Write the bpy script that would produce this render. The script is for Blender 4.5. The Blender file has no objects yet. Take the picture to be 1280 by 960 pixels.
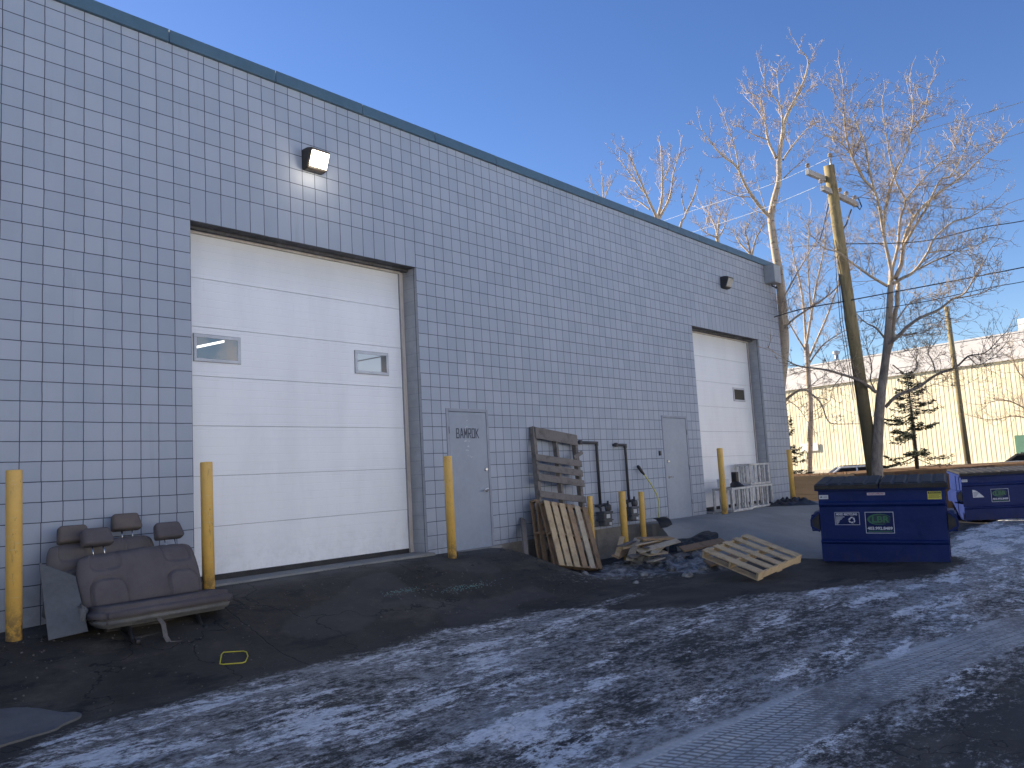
import bpy, bmesh, math, random
from mathutils import Vector, Matrix, noise as mnoise
PI = math.pi
random.seed(7)
scn = bpy.context.scene
COL = scn.collection

# ------------------------------------------------------------------ camera
CAM = Vector((-4.9335, -9.0633, 1.0120))
FPX = 1036.9
YAW, PITCH, ROLL = math.radians(49.780), math.radians(6.3544), math.radians(-3.1720)
FW = Vector((math.sin(YAW)*math.cos(PITCH), math.cos(YAW)*math.cos(PITCH), math.sin(PITCH)))
_r = Vector((math.cos(YAW), -math.sin(YAW), 0)); _u = _r.cross(FW)
RT = math.cos(ROLL)*_r + math.sin(ROLL)*_u
UP = -math.sin(ROLL)*_r + math.cos(ROLL)*_u
cd = bpy.data.cameras.new('camera'); cam = bpy.data.objects.new('camera', cd); COL.objects.link(cam)
cd.sensor_width = 36; cd.lens = FPX/1280*36; cd.clip_start = .05; cd.clip_end = 3000
M = Matrix.Identity(4)
for i in range(3):
    M[i][0] = RT[i]; M[i][1] = UP[i]; M[i][2] = -FW[i]; M[i][3] = CAM[i]
cam.matrix_world = M
scn.camera = cam
def at(px, py, depth):
    """surveyed point: bearing of the calibrated view, at its own real depth"""
    return CAM + depth*(FW + (px-640)/FPX*RT + (480-py)/FPX*UP)

# ------------------------------------------------------------------ helpers
def sst(a, b, x):
    t = min(1, max(0, (x-a)/(b-a))); return t*t*(3-2*t)
def lerp(a, b, t): return a+(b-a)*t

class MB:
    def __init__(s): s.bm = bmesh.new(); s.mi = 0; s.sm = False
    def face(s, pts):
        f = s.bm.faces.new([s.bm.verts.new(p) for p in pts]); f.material_index = s.mi; f.smooth = s.sm; return f
    def box(s, c, size, R=None, bev=0, seg=2):
        n = bmesh.new(); bmesh.ops.create_cube(n, size=1)
        bmesh.ops.scale(n, vec=Vector(size), verts=n.verts)
        if bev: bmesh.ops.bevel(n, geom=list(n.edges), offset=bev, segments=seg, profile=.5, affect='EDGES')
        return s._add(n, c, R, smooth=False)
    def _add(s, n, c=(0, 0, 0), R=None, smooth=None):
        mm = {}
        c = Vector(c)
        for v in n.verts:
            p = v.co.copy()
            if R is not None: p = R @ p
            mm[v] = s.bm.verts.new(p+c)
        for f in n.faces:
            g = s.bm.faces.new([mm[v] for v in f.verts]); g.material_index = s.mi
            g.smooth = s.sm if smooth is None else smooth or s.sm
        n.free(); return s
    def bar(s, a, b, w, h, up=(0, 0, 1), bev=0):
        a = Vector(a); b = Vector(b); d = (b-a); L = d.length; d.normalize()
        u = Vector(up); x = d.cross(u)
        if x.length < 1e-4: x = d.cross(Vector((1, 0, 0)))
        x.normalize(); z = x.cross(d)
        R = Matrix((x, d, z)).transposed()
        return s.box((a+b)/2, (w, L, h), R, bev)
    def tube(s, pts, r, n=8, cap=True):
        pts = [Vector(p) for p in pts]; k = len(pts)
        rs = r if isinstance(r, (list, tuple)) else [r]*k
        rings = []; prev = None
        for i, p in enumerate(pts):
            t = (pts[min(i+1, k-1)]-pts[max(i-1, 0)])
            if t.length < 1e-9: t = Vector((0, 0, 1))
            t.normalize()
            if prev is None:
                x = t.cross(Vector((0, 0, 1)) if abs(t.z) < .9 else Vector((1, 0, 0)))
            else:
                x = prev-t*prev.dot(t)
            if x.length < 1e-6: x = t.orthogonal()
            x.normalize(); prev = x; y = t.cross(x)
            rings.append([s.bm.verts.new(p+rs[i]*(math.cos(2*PI*j/n)*x+math.sin(2*PI*j/n)*y)) for j in range(n)])
        for a, b in zip(rings, rings[1:]):
            for j in range(n):
                f = s.bm.faces.new((a[j], a[(j+1) % n], b[(j+1) % n], b[j])); f.material_index = s.mi; f.smooth = n > 3
        if cap:
            for rg, rev in ((rings[0], True), (rings[-1], False)):
                f = s.bm.faces.new(rg[::-1] if rev else rg); f.material_index = s.mi
        return s
    def prism(s, poly, a, b):
        """poly of (y,z) extruded along x from a to b"""
        A = [s.bm.verts.new((a, p[0], p[1])) for p in poly]; B = [s.bm.verts.new((b, p[0], p[1])) for p in poly]
        k = len(poly); fs = [s.bm.faces.new(A), s.bm.faces.new(B[::-1])]
        for i in range(k): fs.append(s.bm.faces.new((A[i], B[i], B[(i+1) % k], A[(i+1) % k])))
        for f in fs: f.material_index = s.mi
        return s
    def plate(s, poly, n, th):
        """flat polygon of 3D points thickened along n"""
        n = Vector(n).normalized()*th
        A = [s.bm.verts.new(Vector(p)) for p in poly]; B = [s.bm.verts.new(Vector(p)+n) for p in poly]
        k = len(poly); fs = [s.bm.faces.new(A[::-1]), s.bm.faces.new(B)]
        for i in range(k): fs.append(s.bm.faces.new((A[i], A[(i+1) % k], B[(i+1) % k], B[i])))
        for f in fs: f.material_index = s.mi
        return s
    def lathe(s, prof, c=(0, 0, 0), n=20, R=None):
        nb = bmesh.new(); rings = []
        for r, z in prof: rings.append([nb.verts.new((r*math.cos(2*PI*j/n), r*math.sin(2*PI*j/n), z)) for j in range(n)])
        for a, b in zip(rings, rings[1:]):
            for j in range(n): nb.faces.new((a[j], a[(j+1) % n], b[(j+1) % n], b[j]))
        nb.faces.new(rings[0][::-1]); nb.faces.new(rings[-1])
        return s._add(nb, c, R, smooth=False)
    def surf(s, f, nu, nv):
        g = [[s.bm.verts.new(f(i/nu, j/nv)) for j in range(nv+1)] for i in range(nu+1)]
        for i in range(nu):
            for j in range(nv):
                q = s.bm.faces.new((g[i][j], g[i+1][j], g[i+1][j+1], g[i][j+1])); q.smooth = True; q.material_index = s.mi
        return s

def obj(name, mb, mats, parent=None, label=None, loc=None, rot=None, recalc=True):
    me = bpy.data.meshes.new(name)
    if recalc: bmesh.ops.recalc_face_normals(mb.bm, faces=mb.bm.faces)
    mb.bm.to_mesh(me); mb.bm.free()
    for m in (mats if isinstance(mats, (list, tuple)) else [mats]): me.materials.append(m)
    o = bpy.data.objects.new(name, me); COL.objects.link(o)
    if parent: o.parent = parent
    if loc is not None: o.location = loc
    if rot is not None: o.rotation_euler = rot
    if label: o['label'] = label
    return o
def tag(o, label, cat, group=None, kind=None):
    o['label'] = label; o['category'] = cat
    if group: o['group'] = group
    if kind: o['kind'] = kind
    return o
def thing(name, label, cat, loc=(0, 0, 0), rotz=0, group=None):
    o = bpy.data.objects.new(name, None); COL.objects.link(o); o.empty_display_size = .2
    o.location = loc; o.rotation_euler = (0, 0, rotz)
    return tag(o, label, cat, group)
def setting(o): o['kind'] = 'structure'; return o
def dup(root, label=None, group=None):
    r = root.copy(); COL.objects.link(r)
    if label: r['label'] = label
    if group: r['group'] = group
    for ch in list(root.children):
        c = ch.copy(); COL.objects.link(c); c.parent = r
        for g in list(ch.children):
            d = g.copy(); COL.objects.link(d); d.parent = c
    return r
def text_into(mb, s, size, origin, xdir, ydir, mi, bold=0.0, width=None, align='CENTER', lift=.0):
    cu = bpy.data.curves.new('lettering', 'FONT'); cu.body = s; cu.size = size; cu.align_x = align; cu.align_y = 'CENTER'
    cu.offset = bold; cu.resolution_u = 3
    o = bpy.data.objects.new('lettering', cu); COL.objects.link(o)
    dg = bpy.context.evaluated_depsgraph_get(); dg.update()
    me = bpy.data.meshes.new_from_object(o.evaluated_get(dg))
    bpy.data.objects.remove(o); bpy.data.curves.remove(cu)
    xs = [v.co.x for v in me.vertices]; k = 1.0
    if width and xs: k = width/(max(xs)-min(xs))
    X = Vector(xdir).normalized(); Y = Vector(ydir).normalized(); N = X.cross(Y); O = Vector(origin)+N*lift
    vs = [mb.bm.verts.new(O+X*v.co.x*k+Y*v.co.y) for v in me.vertices]
    for p in me.polygons:
        try:
            f = mb.bm.faces.new([vs[i] for i in p.vertices]); f.material_index = mi
        except ValueError: pass
    bpy.data.meshes.remove(me)

# ------------------------------------------------------------------ materials
class NT:
    def __init__(s, name):
        s.m = bpy.data.materials.new(name); s.m.use_nodes = True
        s.t = s.m.node_tree; s.b = s.t.nodes['Principled BSDF']
    def n(s, ty, **kw):
        x = s.t.nodes.new(ty)
        for k, v in kw.items(): setattr(x, k, v)
        return x
    def l(s, a, b): s.t.links.new(a, b)
    def val(s, sock, v):
        if isinstance(v, bpy.types.NodeSocket): s.l(v, sock)
        else: sock.default_value = v
    def math(s, op, a, b=None, c=None, clamp=False):
        x = s.n('ShaderNodeMath', operation=op); x.use_clamp = clamp
        s.val(x.inputs[0], a)
        if b is not None: s.val(x.inputs[1], b)
        if c is not None: s.val(x.inputs[2], c)
        return x.outputs[0]
    def mix(s, f, a, b):
        x = s.n('ShaderNodeMix', data_type='RGBA'); s.val(x.inputs[0], f); s.val(x.inputs[6], a); s.val(x.inputs[7], b)
        return x.outputs[2]
    def noise(s, vec, scale, detail=4, rough=.55, dist=0):
        x = s.n('ShaderNodeTexNoise'); s.val(x.inputs['Scale'], scale); x.inputs['Detail'].default_value = detail
        x.inputs['Roughness'].default_value = rough; x.inputs['Distortion'].default_value = dist
        if vec is not None: s.l(vec, x.inputs['Vector'])
        return x.outputs['Fac']
    def ramp(s, f, a, b):
        x = s.n('ShaderNodeMapRange'); x.interpolation_type = 'SMOOTHSTEP'
        s.val(x.inputs[0], f); x.inputs[1].default_value = a; x.inputs[2].default_value = b
        return x.outputs[0]
    def mapping(s, vec, scale=(1, 1, 1), rot=(0, 0, 0), loc=(0, 0, 0)):
        x = s.n('ShaderNodeMapping'); x.inputs['Scale'].default_value = scale; x.inputs['Rotation'].default_value = rot
        x.inputs['Location'].default_value = loc
        s.l(vec, x.inputs['Vector']); return x.outputs[0]
    def objco(s): return s.n('ShaderNodeTexCoord').outputs['Object']
    def pos(s): return s.n('ShaderNodeNewGeometry').outputs['Position']
    def sep(s, v):
        x = s.n('ShaderNodeSeparateXYZ'); s.l(v, x.inputs[0]); return x.outputs
    def comb(s, a, b, c=0.0):
        x = s.n('ShaderNodeCombineXYZ'); s.val(x.inputs[0], a); s.val(x.inputs[1], b); s.val(x.inputs[2], c); return x.outputs[0]
    def bump(s, h, strength=.3, dist=.01, prev=None):
        x = s.n('ShaderNodeBump'); x.inputs['Strength'].default_value = strength; x.inputs['Distance'].default_value = dist
        s.l(h, x.inputs['Height'])
        if prev is not None: s.l(prev, x.inputs['Normal'])
        return x.outputs[0]
    def done(s, col=None, rough=None, normal=None, metal=None, spec=None):
        if col is not None: s.val(s.b.inputs['Base Color'], col)
        if rough is not None: s.val(s.b.inputs['Roughness'], rough)
        if metal is not None: s.val(s.b.inputs['Metallic'], metal)
        if spec is not None: s.val(s.b.inputs['Specular IOR Level'], spec)
        if normal is not None: s.l(normal, s.b.inputs['Normal'])
        return s.m
def c4(c): return (c[0], c[1], c[2], 1)
def pm(name, a, b=None, scale=6, rough=.6, bump=.15, dist=.004, stretch=(1, 1, 1), metal=0, detail=5, fine=None, spec=.5):
    n = NT(name); b = b or tuple(x*.75 for x in a)
    v = n.mapping(n.objco(), stretch)
    f = n.noise(v, scale, detail, .6); f2 = n.noise(v, fine or scale*7, 3, .6)
    fac = n.ramp(n.math('ADD', n.math('MULTIPLY', f, .7), n.math('MULTIPLY', f2, .3)), .35, .65)
    rr = n.math('ADD', n.math('MULTIPLY', f2, .2), rough-.1, clamp=True)
    return n.done(n.mix(fac, c4(a), c4(b)), rr, n.bump(f2, bump, dist), metal, spec)
def emis(name, col, st):
    n = NT(name); n.b.inputs['Emission Color'].default_value = c4(col); n.b.inputs['Emission Strength'].default_value = st
    return n.done(c4(col), .4)

def tile_mat(name, rowh, zoff):
    n = NT(name); P = n.objco(); x, y, z = n.sep(P)
    zz = n.math('SUBTRACT', z, zoff)
    row = n.math('FLOOR', n.math('DIVIDE', zz, rowh))
    wn = n.n('ShaderNodeTexWhiteNoise', noise_dimensions='1D'); n.l(row, wn.inputs['W'])
    jit = n.math('MULTIPLY', n.math('SUBTRACT', wn.outputs['Value'], .5), .007)
    col = n.math('FLOOR', n.math('DIVIDE', x, .2032))
    wob = n.math('MULTIPLY', n.math('SUBTRACT', n.noise(P, 7, 2), .5), .008)
    wob2 = n.math('MULTIPLY', n.math('SUBTRACT', n.noise(n.mapping(P, loc=(9, 4, 2)), 4.5, 2), .5), .009)
    v = n.comb(n.math('ADD', n.math('ADD', x, jit), wob), n.math('ADD', zz, wob2))
    b = n.n('ShaderNodeTexBrick'); b.offset = 0; b.squash = 1; b.offset_frequency = 1
    n.l(v, b.inputs['Vector']); b.inputs['Scale'].default_value = 1
    b.inputs['Brick Width'].default_value = .2032; b.inputs['Row Height'].default_value = rowh
    b.inputs['Mortar Size'].default_value = .005; b.inputs['Mortar Smooth'].default_value = .25
    b.inputs['Color1'].default_value = (.0, 0, 0, 1); b.inputs['Color2'].default_value = (1, 1, 1, 1); b.inputs['Mortar'].default_value = (.5, .5, .5, 1)
    b.inputs['Bias'].default_value = 0
    big = n.noise(P, .45, 4, .6); mid = n.noise(n.mapping(P, (1, 1, .4)), 3.5, 5, .65); fine = n.noise(P, 90, 3, .7)
    k = n.math('ADD', n.math('MULTIPLY', b.outputs['Color'], .30), n.math('ADD', n.math('MULTIPLY', big, .45), n.math('MULTIPLY', mid, .45)))
    paint = n.mix(n.ramp(k, .3, .9), c4((.318, .362, .43)), c4((.388, .425, .492)))
    drip = n.math('MULTIPLY', n.ramp(n.noise(n.mapping(P, (1, 1, .07)), 5.5, 5, .7), .56, .72), n.ramp(n.noise(P, .6, 3), .42, .62))
    paint = n.mix(n.math('MULTIPLY', drip, .30), paint, c4((.24, .26, .29)))
    chip = n.math('MULTIPLY', n.ramp(n.noise(P, 23, 4, .8), .71, .74), n.ramp(n.noise(P, .8, 3), .5, .66)); paint = n.mix(n.math('MULTIPLY', chip, .6), paint, c4((.20, .20, .205)))
    spots = n.ramp(n.noise(P, 5.0, 6, .75), .66, .76)
    paint = n.mix(n.math('MULTIPLY', spots, .25), paint, c4((.27, .29, .34)))
    # dirt splashed up along the foot of the wall
    foot = n.math('MULTIPLY', n.ramp(z, .5, -.25), n.ramp(n.noise(P, 6, 5, .7), .25, .7))
    paint = n.mix(n.math('MULTIPLY', foot, .5), paint, c4((.17, .165, .16)))
    mor = n.mix(n.noise(P, 14, 3), c4((.024, .03, .045)), c4((.07, .08, .105)))
    c = n.mix(b.outputs['Fac'], paint, mor)
    h = n.math('SUBTRACT', n.math('ADD', n.math('MULTIPLY', fine, .12), n.math('MULTIPLY', mid, .2)), b.outputs['Fac'])
    return n.done(c, n.math('ADD', n.math('MULTIPLY', fine, .15), .5), n.bump(h, .6, .006), spec=.4)

def wood_mat(name, a, b, dark, streak=(1, 1, 1)):
    n = NT(name); P = n.objco()
    oi = n.n('ShaderNodeObjectInfo')
    ge = n.n('ShaderNodeNewGeometry')
    isl = ge.outputs['Random Per Island']
    v = n.mapping(P, streak)
    vv = n.n('ShaderNodeVectorMath', operation='ADD'); n.l(v, vv.inputs[0]); n.l(n.comb(n.math('MULTIPLY', isl, 37.), n.math('MULTIPLY', oi.outputs['Random'], 11.), isl), vv.inputs[1])
    g = n.noise(vv.outputs[0], 7, 6, .7, .4); fine = n.noise(vv.outputs[0], 40, 4, .7)
    c = n.mix(n.ramp(isl, 0, 1), c4(a), c4(b))
    c = n.mix(n.math('MULTIPLY', n.ramp(g, .45, .72), .6), c, c4(dark))
    c = n.mix(n.math('MULTIPLY', n.ramp(fine, .5, .75), .35), c, c4(dark))
    return n.done(c, .75, n.bump(fine, .4, .003), spec=.25)

MT = {}
MT['tile'] = tile_mat('block_wall_paint', .2032, 0)
MT['lintel'] = tile_mat('lintel_block_paint', .4064, 21*.2032)
def reveal_mat():
    n = NT('reveal_paint'); P = n.objco(); x, y, z = n.sep(P)
    fr = n.math('FRACT', n.math('DIVIDE', z, .2032)); ln = n.math('LESS_THAN', n.math('ABSOLUTE', n.math('SUBTRACT', fr, .5)), .018)
    sx = n.math('LESS_THAN', n.math('ABSOLUTE', n.math('SUBTRACT', y, .055)), .006)
    f = n.noise(P, 5, 5, .65)
    c = n.mix(n.ramp(f, .3, .7), c4((.30, .315, .34)), c4((.37, .385, .41)))
    c = n.mix(n.math('MULTIPLY', ln, .35), c, c4((.1, .115, .14))); c = n.mix(sx, c, c4((.03, .04, .06)))
    return n.done(c, .55, n.bump(f, .2, .004))
MT['reveal'] = reveal_mat()
MT['soffit'] = pm('lintel_soffit', (.13, .13, .14), (.06, .058, .058), 3, .8, .5, .01)
MT['coping'] = pm('coping_metal', (.078, .138, .185), (.066, .12, .165), 2, .42, .05, .002, metal=.0)
MT['roofing'] = pm('roof_membrane', (.12, .12, .12), None, 2, .9)
def conc(name, a, b, sc=4):
    n = NT(name); P = n.objco()
    f = n.noise(P, sc, 6, .7); g = n.noise(P, 60, 4, .7); h = n.noise(n.mapping(P, (.4, .4, 3)), 2.5, 4, .6)
    c = n.mix(n.ramp(n.math('ADD', n.math('MULTIPLY', f, .6), n.math('MULTIPLY', h, .4)), .35, .65), c4(a), c4(b))
    c = n.mix(n.math('MULTIPLY', n.ramp(g, .5, .8), .3), c, c4(tuple(x*.55 for x in a)))
    return n.done(c, .85, n.bump(n.math('ADD', f, n.math('MULTIPLY', g, .5)), .35, .01), spec=.3)
MT['foundation'] = conc('foundation_concrete', (.15, .135, .115), (.23, .215, .19))
MT['padc'] = conc('pad_concrete', (.11, .11, .108), (.15, .148, .142))
MT['stoop'] = conc('stoop_concrete', (.21, .205, .19), (.28, .27, .25))
def door_white():
    n = NT('overhead_door_enamel'); P = n.objco(); x, y, z = n.sep(P)
    fr = n.math('FRACT', n.math('DIVIDE', z, .6096))
    rib = n.math('ABSOLUTE', n.math('SUBTRACT', n.math('FRACT', n.math('MULTIPLY', fr, 6)), .5))
    ribl = n.ramp(rib, .06, .0)
    f = n.noise(n.mapping(P, (1, 1, .25)), 2.2, 5, .65); g = n.noise(n.mapping(P, (4, 1, .5)), 5, 5, .7)
    c = n.mix(n.ramp(f, .35, .75), c4((.84, .85, .86)), c4((.78, .79, .80)))
    c = n.mix(n.math('MULTIPLY', n.ramp(g, .6, .8), .18), c, c4((.42, .38, .32)))
    gr = n.math('MULTIPLY', n.ramp(z, .7, -.05), n.ramp(n.noise(P, 8, 5, .7), .4, .7)); c = n.mix(n.math('MULTIPLY', gr, .22), c, c4((.4, .39, .38)))
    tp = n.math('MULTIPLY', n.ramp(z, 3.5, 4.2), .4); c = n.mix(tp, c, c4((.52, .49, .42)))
    h = n.math('ADD', n.math('MULTIPLY', ribl, -.6), n.math('MULTIPLY', n.noise(P, 1.2, 2), .4))
    return n.done(c, .42, n.bump(h, .5, .006))
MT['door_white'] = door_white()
MT['seam'] = pm('door_seam_shadow_gap', (.30, .30, .315), None, 9, .8)
MT['jamb'] = pm('jamb_trim', (.62, .58, .54), (.48, .42, .36), 4, .6, .1, .003, (1, 1, .3))
MT['rubber'] = pm('black_rubber', (.018, .018, .02), (.03, .03, .03), 9, .7)
MT['winframe'] = pm('window_frame_plastic', (.60, .62, .66), (.5, .52, .55), 5, .5)
def glass():
    n = NT('window_glass'); P = n.objco(); f = n.noise(P, 3, 3)
    return n.done(n.mix(f, c4((.008, .009, .011)), c4((.016, .017, .02))), .35, spec=.12)
MT['glass'] = glass()
MT['tubelight'] = emis('fluorescent_tube', (1, .97, .9), 3.0)
MT['manpaint'] = pm('steel_door_paint', (.282, .328, .395), (.25, .29, .35), 1.6, .45, .06, .002)
MT['manframe'] = pm('steel_frame_paint', (.30, .325, .38), (.25, .27, .32), 4, .5, .08)
MT['letter'] = pm('stencil_paint', (.035, .045, .075), (.06, .07, .1), 14, .6)
MT['chrome'] = pm('worn_chrome', (.55, .55, .56), (.35, .35, .36), 20, .25, .05, .001, metal=1)
MT['galv'] = pm('galvanised_steel', (.42, .43, .45), (.3, .31, .33), 12, .45, .05, .001, metal=.7)
MT['bronze'] = pm('bronze_housing', (.05, .043, .038), (.035, .03, .027), 8, .5)
MT['darkhouse'] = pm('dark_housing', (.022, .022, .025), (.035, .035, .04), 8, .45)
MT['lamp'] = emis('lit_lamp_lens', (1, .88, .68), 7)
MT['lens_off'] = pm('unlit_lens', (.22, .24, .27), (.16, .18, .2), 8, .15)
MT['greybox'] = pm('pale_grey_enamel', (.36, .38, .4), (.3, .32, .34), 5, .5)
def yellow():
    n = NT('safety_yellow_paint'); P = n.objco(); x, y, z = n.sep(P)
    f = n.noise(P, 6, 6, .7); g = n.noise(n.mapping(P, (6, 6, 1.2)), 4, 5, .7)
    c = n.mix(n.ramp(f, .3, .7), c4((.78, .48, .115)), c4((.69, .42, .105)))
    c = n.mix(n.math('MULTIPLY', n.ramp(g, .58, .7), .55), c, c4((.25, .17, .07)))
    ft = n.math('MULTIPLY', n.ramp(z, .35, .0), n.ramp(n.noise(P, 14, 4, .7), .35, .6)); c = n.mix(n.math('MULTIPLY', ft, .75), c, c4((.10, .085, .07)))
    rc = n.ramp(n.noise(n.mapping(P, (1, 1, .5)), 26, 5, .75), .64, .69); c = n.mix(n.math('MULTIPLY', rc, .8), c, c4((.13, .085, .06)))
    sc = n.ramp(n.noise(n.mapping(P, (1, 1, 6)), 8, 4, .7), .62, .66); c = n.mix(n.math('MULTIPLY', sc, .5), c, c4((.62, .50, .28)))
    return n.done(c, .5, n.bump(g, .15, .003))
MT['yellow'] = yellow()
MT['wood_new'] = wood_mat('fresh_pallet_wood', (.58, .445, .275), (.48, .36, .215), (.24, .16, .095))
MT['wood_tan'] = wood_mat('tan_pallet_wood', (.36, .25, .15), (.33, .23, .14), (.16, .10, .06))
MT['wood_pale'] = wood_mat('pale_pallet_wood', (.50, .42, .31), (.45, .38, .28), (.22, .17, .12))
MT['wood_mid'] = wood_mat('brown_pallet_wood', (.30, .20, .115), (.22, .15, .10), (.10, .07, .05))
MT['wood_old'] = wood_mat('weathered_grey_wood', (.23, .205, .185), (.16, .145, .135), (.07, .06, .055))
MT['fabric'] = pm('grey_seat_fabric', (.130, .117, .121), (.104, .093, .098), 5, .95, .35, .0025, fine=160, spec=.1)
MT['fabric2'] = pm('grey_seat_fabric_side', (.14, .127, .126), (.115, .104, .104), 5, .95, .35, .0025, fine=160, spec=.1)
MT['fabric_tan'] = pm('taupe_headrest_fabric', (.16, .134, .122), (.13, .108, .1), 5, .95, .35, .0025, fine=160, spec=.1)
MT['plastic_grey'] = pm('grey_trim_plastic', (.16, .16, .155), (.12, .12, .118), 5, .6, .1, .002)
MT['black_metal'] = pm('black_steel', (.012, .012, .013), (.03, .025, .022), 9, .6)
MT['strap'] = pm('grey_webbing', (.16, .145, .13), None, 40, .9)
MT['panel'] = pm('grey_sheet', (.115, .122, .125), (.085, .09, .092), 3, .65, .15)
MT['yellow_strap'] = pm('yellow_strap', (.55, .5, .04), (.42, .38, .04), 15, .6)
MT['pipe'] = pm('dark_pipe', (.035, .04, .05), (.06, .055, .05), 10, .55)
MT['meter'] = pm('meter_grey', (.10, .105, .115), (.06, .065, .07), 8, .55)
MT['white_tag'] = pm('white_label', (.6, .62, .64), (.5, .52, .54), 12, .5)
MT['black_plastic'] = pm('black_plastic', (.012, .012, .014), (.024, .024, .026), 8, .5)
MT['shovel_handle'] = pm('yellow_handle', (.62, .6, .16), (.5, .48, .12), 9, .5)
MT['rackwhite'] = pm('flaked_white_paint', (.62, .62, .61), (.36, .34, .31), 9, .6, .2, .003)
MT['whitebox'] = pm('white_carton', (.6, .62, .65), (.52, .54, .57), 4, .7)
def bluemat():
    n = NT('dumpster_blue_paint'); P = n.objco(); x, y, z = n.sep(P)
    f = n.noise(P, 2.5, 5, .65); g = n.noise(n.mapping(P, (1, 1, .3)), 9, 6, .75)
    c = n.mix(n.ramp(f, .3, .7), c4((.003, .0135, .090)), c4((.006, .020, .115)))
    c = n.mix(n.math('MULTIPLY', n.ramp(g, .60, .72), .6), c, c4((.03, .035, .085)))
    scr = n.ramp(n.noise(n.mapping(P, (.5, 1, 7)), 6, 5, .75), .66, .70); c = n.mix(n.math('MULTIPLY', scr, .5), c, c4((.06, .065, .11)))
    rst = n.math('MULTIPLY', n.ramp(n.noise(P, 13, 5, .8), .66, .72), n.ramp(n.noise(P, 1.7, 3), .5, .62)); c = n.mix(n.math('MULTIPLY', rst, .7), c, c4((.085, .045, .03)))
    rs = n.math('MULTIPLY', n.ramp(z, .35, .0), n.ramp(n.noise(P, 7, 5, .75), .45, .7)); c = n.mix(n.math('MULTIPLY', rs, .5), c, c4((.035, .03, .035)))
    return n.done(c, n.math('ADD', n.math('MULTIPLY', g, .3), .38), n.bump(n.noise(P, 2.6, 3), .6, .03), spec=.25)
MT['blue'] = bluemat()
MT['lid'] = pm('lid_black_plastic', (.022, .020, .018), (.040, .037, .033), 6, .62, .12, .003, spec=.3)
MT['st_white'] = pm('sticker_white', (.62, .64, .68), (.5, .52, .56), 12, .5)
MT['st_blue'] = pm('sticker_blue', (.006, .015, .085), (.005, .012, .07), 12, .55, spec=.2)
MT['st_green'] = pm('sticker_green', (.03, .16, .07), (.03, .12, .05), 12, .5)
MT['st_dgreen'] = pm('sticker_dark_green', (.006, .03, .045), (.005, .025, .04), 12, .5)
MT['st_yellow'] = pm('sticker_yellow', (.62, .56, .08), (.5, .45, .06), 12, .5)
MT['st_black'] = pm('sticker_black', (.01, .01, .012), None, 12, .5)
MT['st_pink'] = pm('sticker_pale', (.55, .5, .56), (.48, .44, .5), 12, .5)
MT['st_red'] = pm('sticker_red', (.35, .04, .08), None, 12, .5)
def bark():
    n = NT('pale_poplar_bark'); P = n.pos()
    f = n.noise(n.mapping(P, (1, 1, .5)), 4, 5, .7); s = n.noise(n.mapping(P, (1.2, 1.2, 5)), 3.2, 5, .75)
    c = n.mix(n.ramp(f, .3, .7), c4((.56, .47, .36)), c4((.42, .34, .26)))
    c = n.mix(n.ramp(s, .56, .66), c, c4((.10, .075, .06)))
    return n.done(c, .85, n.bump(f, .5, .02), spec=.2)
MT['bark'] = bark()
def barkg():
    n = NT('grey_furrowed_bark'); P = n.pos()
    f = n.noise(n.mapping(P, (1, 1, .3)), 9, 6, .75); s = n.noise(n.mapping(P, (1, 1, 3)), 3, 5, .7)
    x, y, z = n.sep(P)
    c = n.mix(n.ramp(f, .35, .65), c4((.30, .26, .22)), c4((.15, .125, .105)))
    c2 = n.mix(n.ramp(f, .3, .7), c4((.55, .45, .34)), c4((.38, .30, .22)))
    c2 = n.mix(n.ramp(s, .58, .68), c2, c4((.11, .085, .07)))
    c = n.mix(n.ramp(n.math('ADD', z, n.math('MULTIPLY', f, 1.5)), 4.2, 6.0), c, c2)
    return n.done(c, .9, n.bump(f, .7, .02), spec=.2)
MT['barkg'] = barkg()
MT['twig'] = pm('twig_bark', (.43, .34, .24), (.25, .185, .13), 3, .8, .1)
MT['twig_pale'] = pm('pale_twig_bark', (.52, .42, .33), (.34, .26, .2), 3, .8, .1)
MT['needle'] = pm('spruce_needles', (.018, .028, .016), (.03, .04, .02), 3, .8)
MT['dark_bark'] = pm('dark_bark', (.06, .045, .035), None, 6, .9, .4, .01)
def polewood():
    n = NT('pole_wood_shaded_foot'); P = n.pos()
    f = n.noise(n.mapping(P, (1, 1, .08)), 14, 5, .7); g = n.noise(P, 6, 6, .75)
    c = n.mix(n.ramp(f, .35, .65), c4((.33, .265, .14)), c4((.22, .175, .10)))
    x, y, z = n.sep(P); c = n.mix(n.math('MULTIPLY', n.ramp(n.math('ADD', z, n.math('MULTIPLY', g, 3.)), 6.0, 3.0), .8), c, c4((.075, .062, .04)))  # warehouse shade on the lower pole, painted into the wood colour
    c = n.mix(n.math('MULTIPLY', n.ramp(g, .56, .68), .7), c, c4((.07, .06, .045)))
    return n.done(c, .85, n.bump(f, .5, .01), spec=.2)
MT['pole'] = polewood()
MT['crossarm'] = pm('crossarm_wood', (.42, .41, .40), (.3, .29, .28), 5, .8)
MT['insul'] = pm('insulator_porcelain', (.4, .36, .33), (.25, .2, .18), 10, .3)
MT['wire'] = pm('dark_cable', (.04, .042, .05), None, 10, .6)
MT['wire_al'] = pm('aluminium_conductor', (.34, .36, .4), None, 10, .5, metal=.3)
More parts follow.
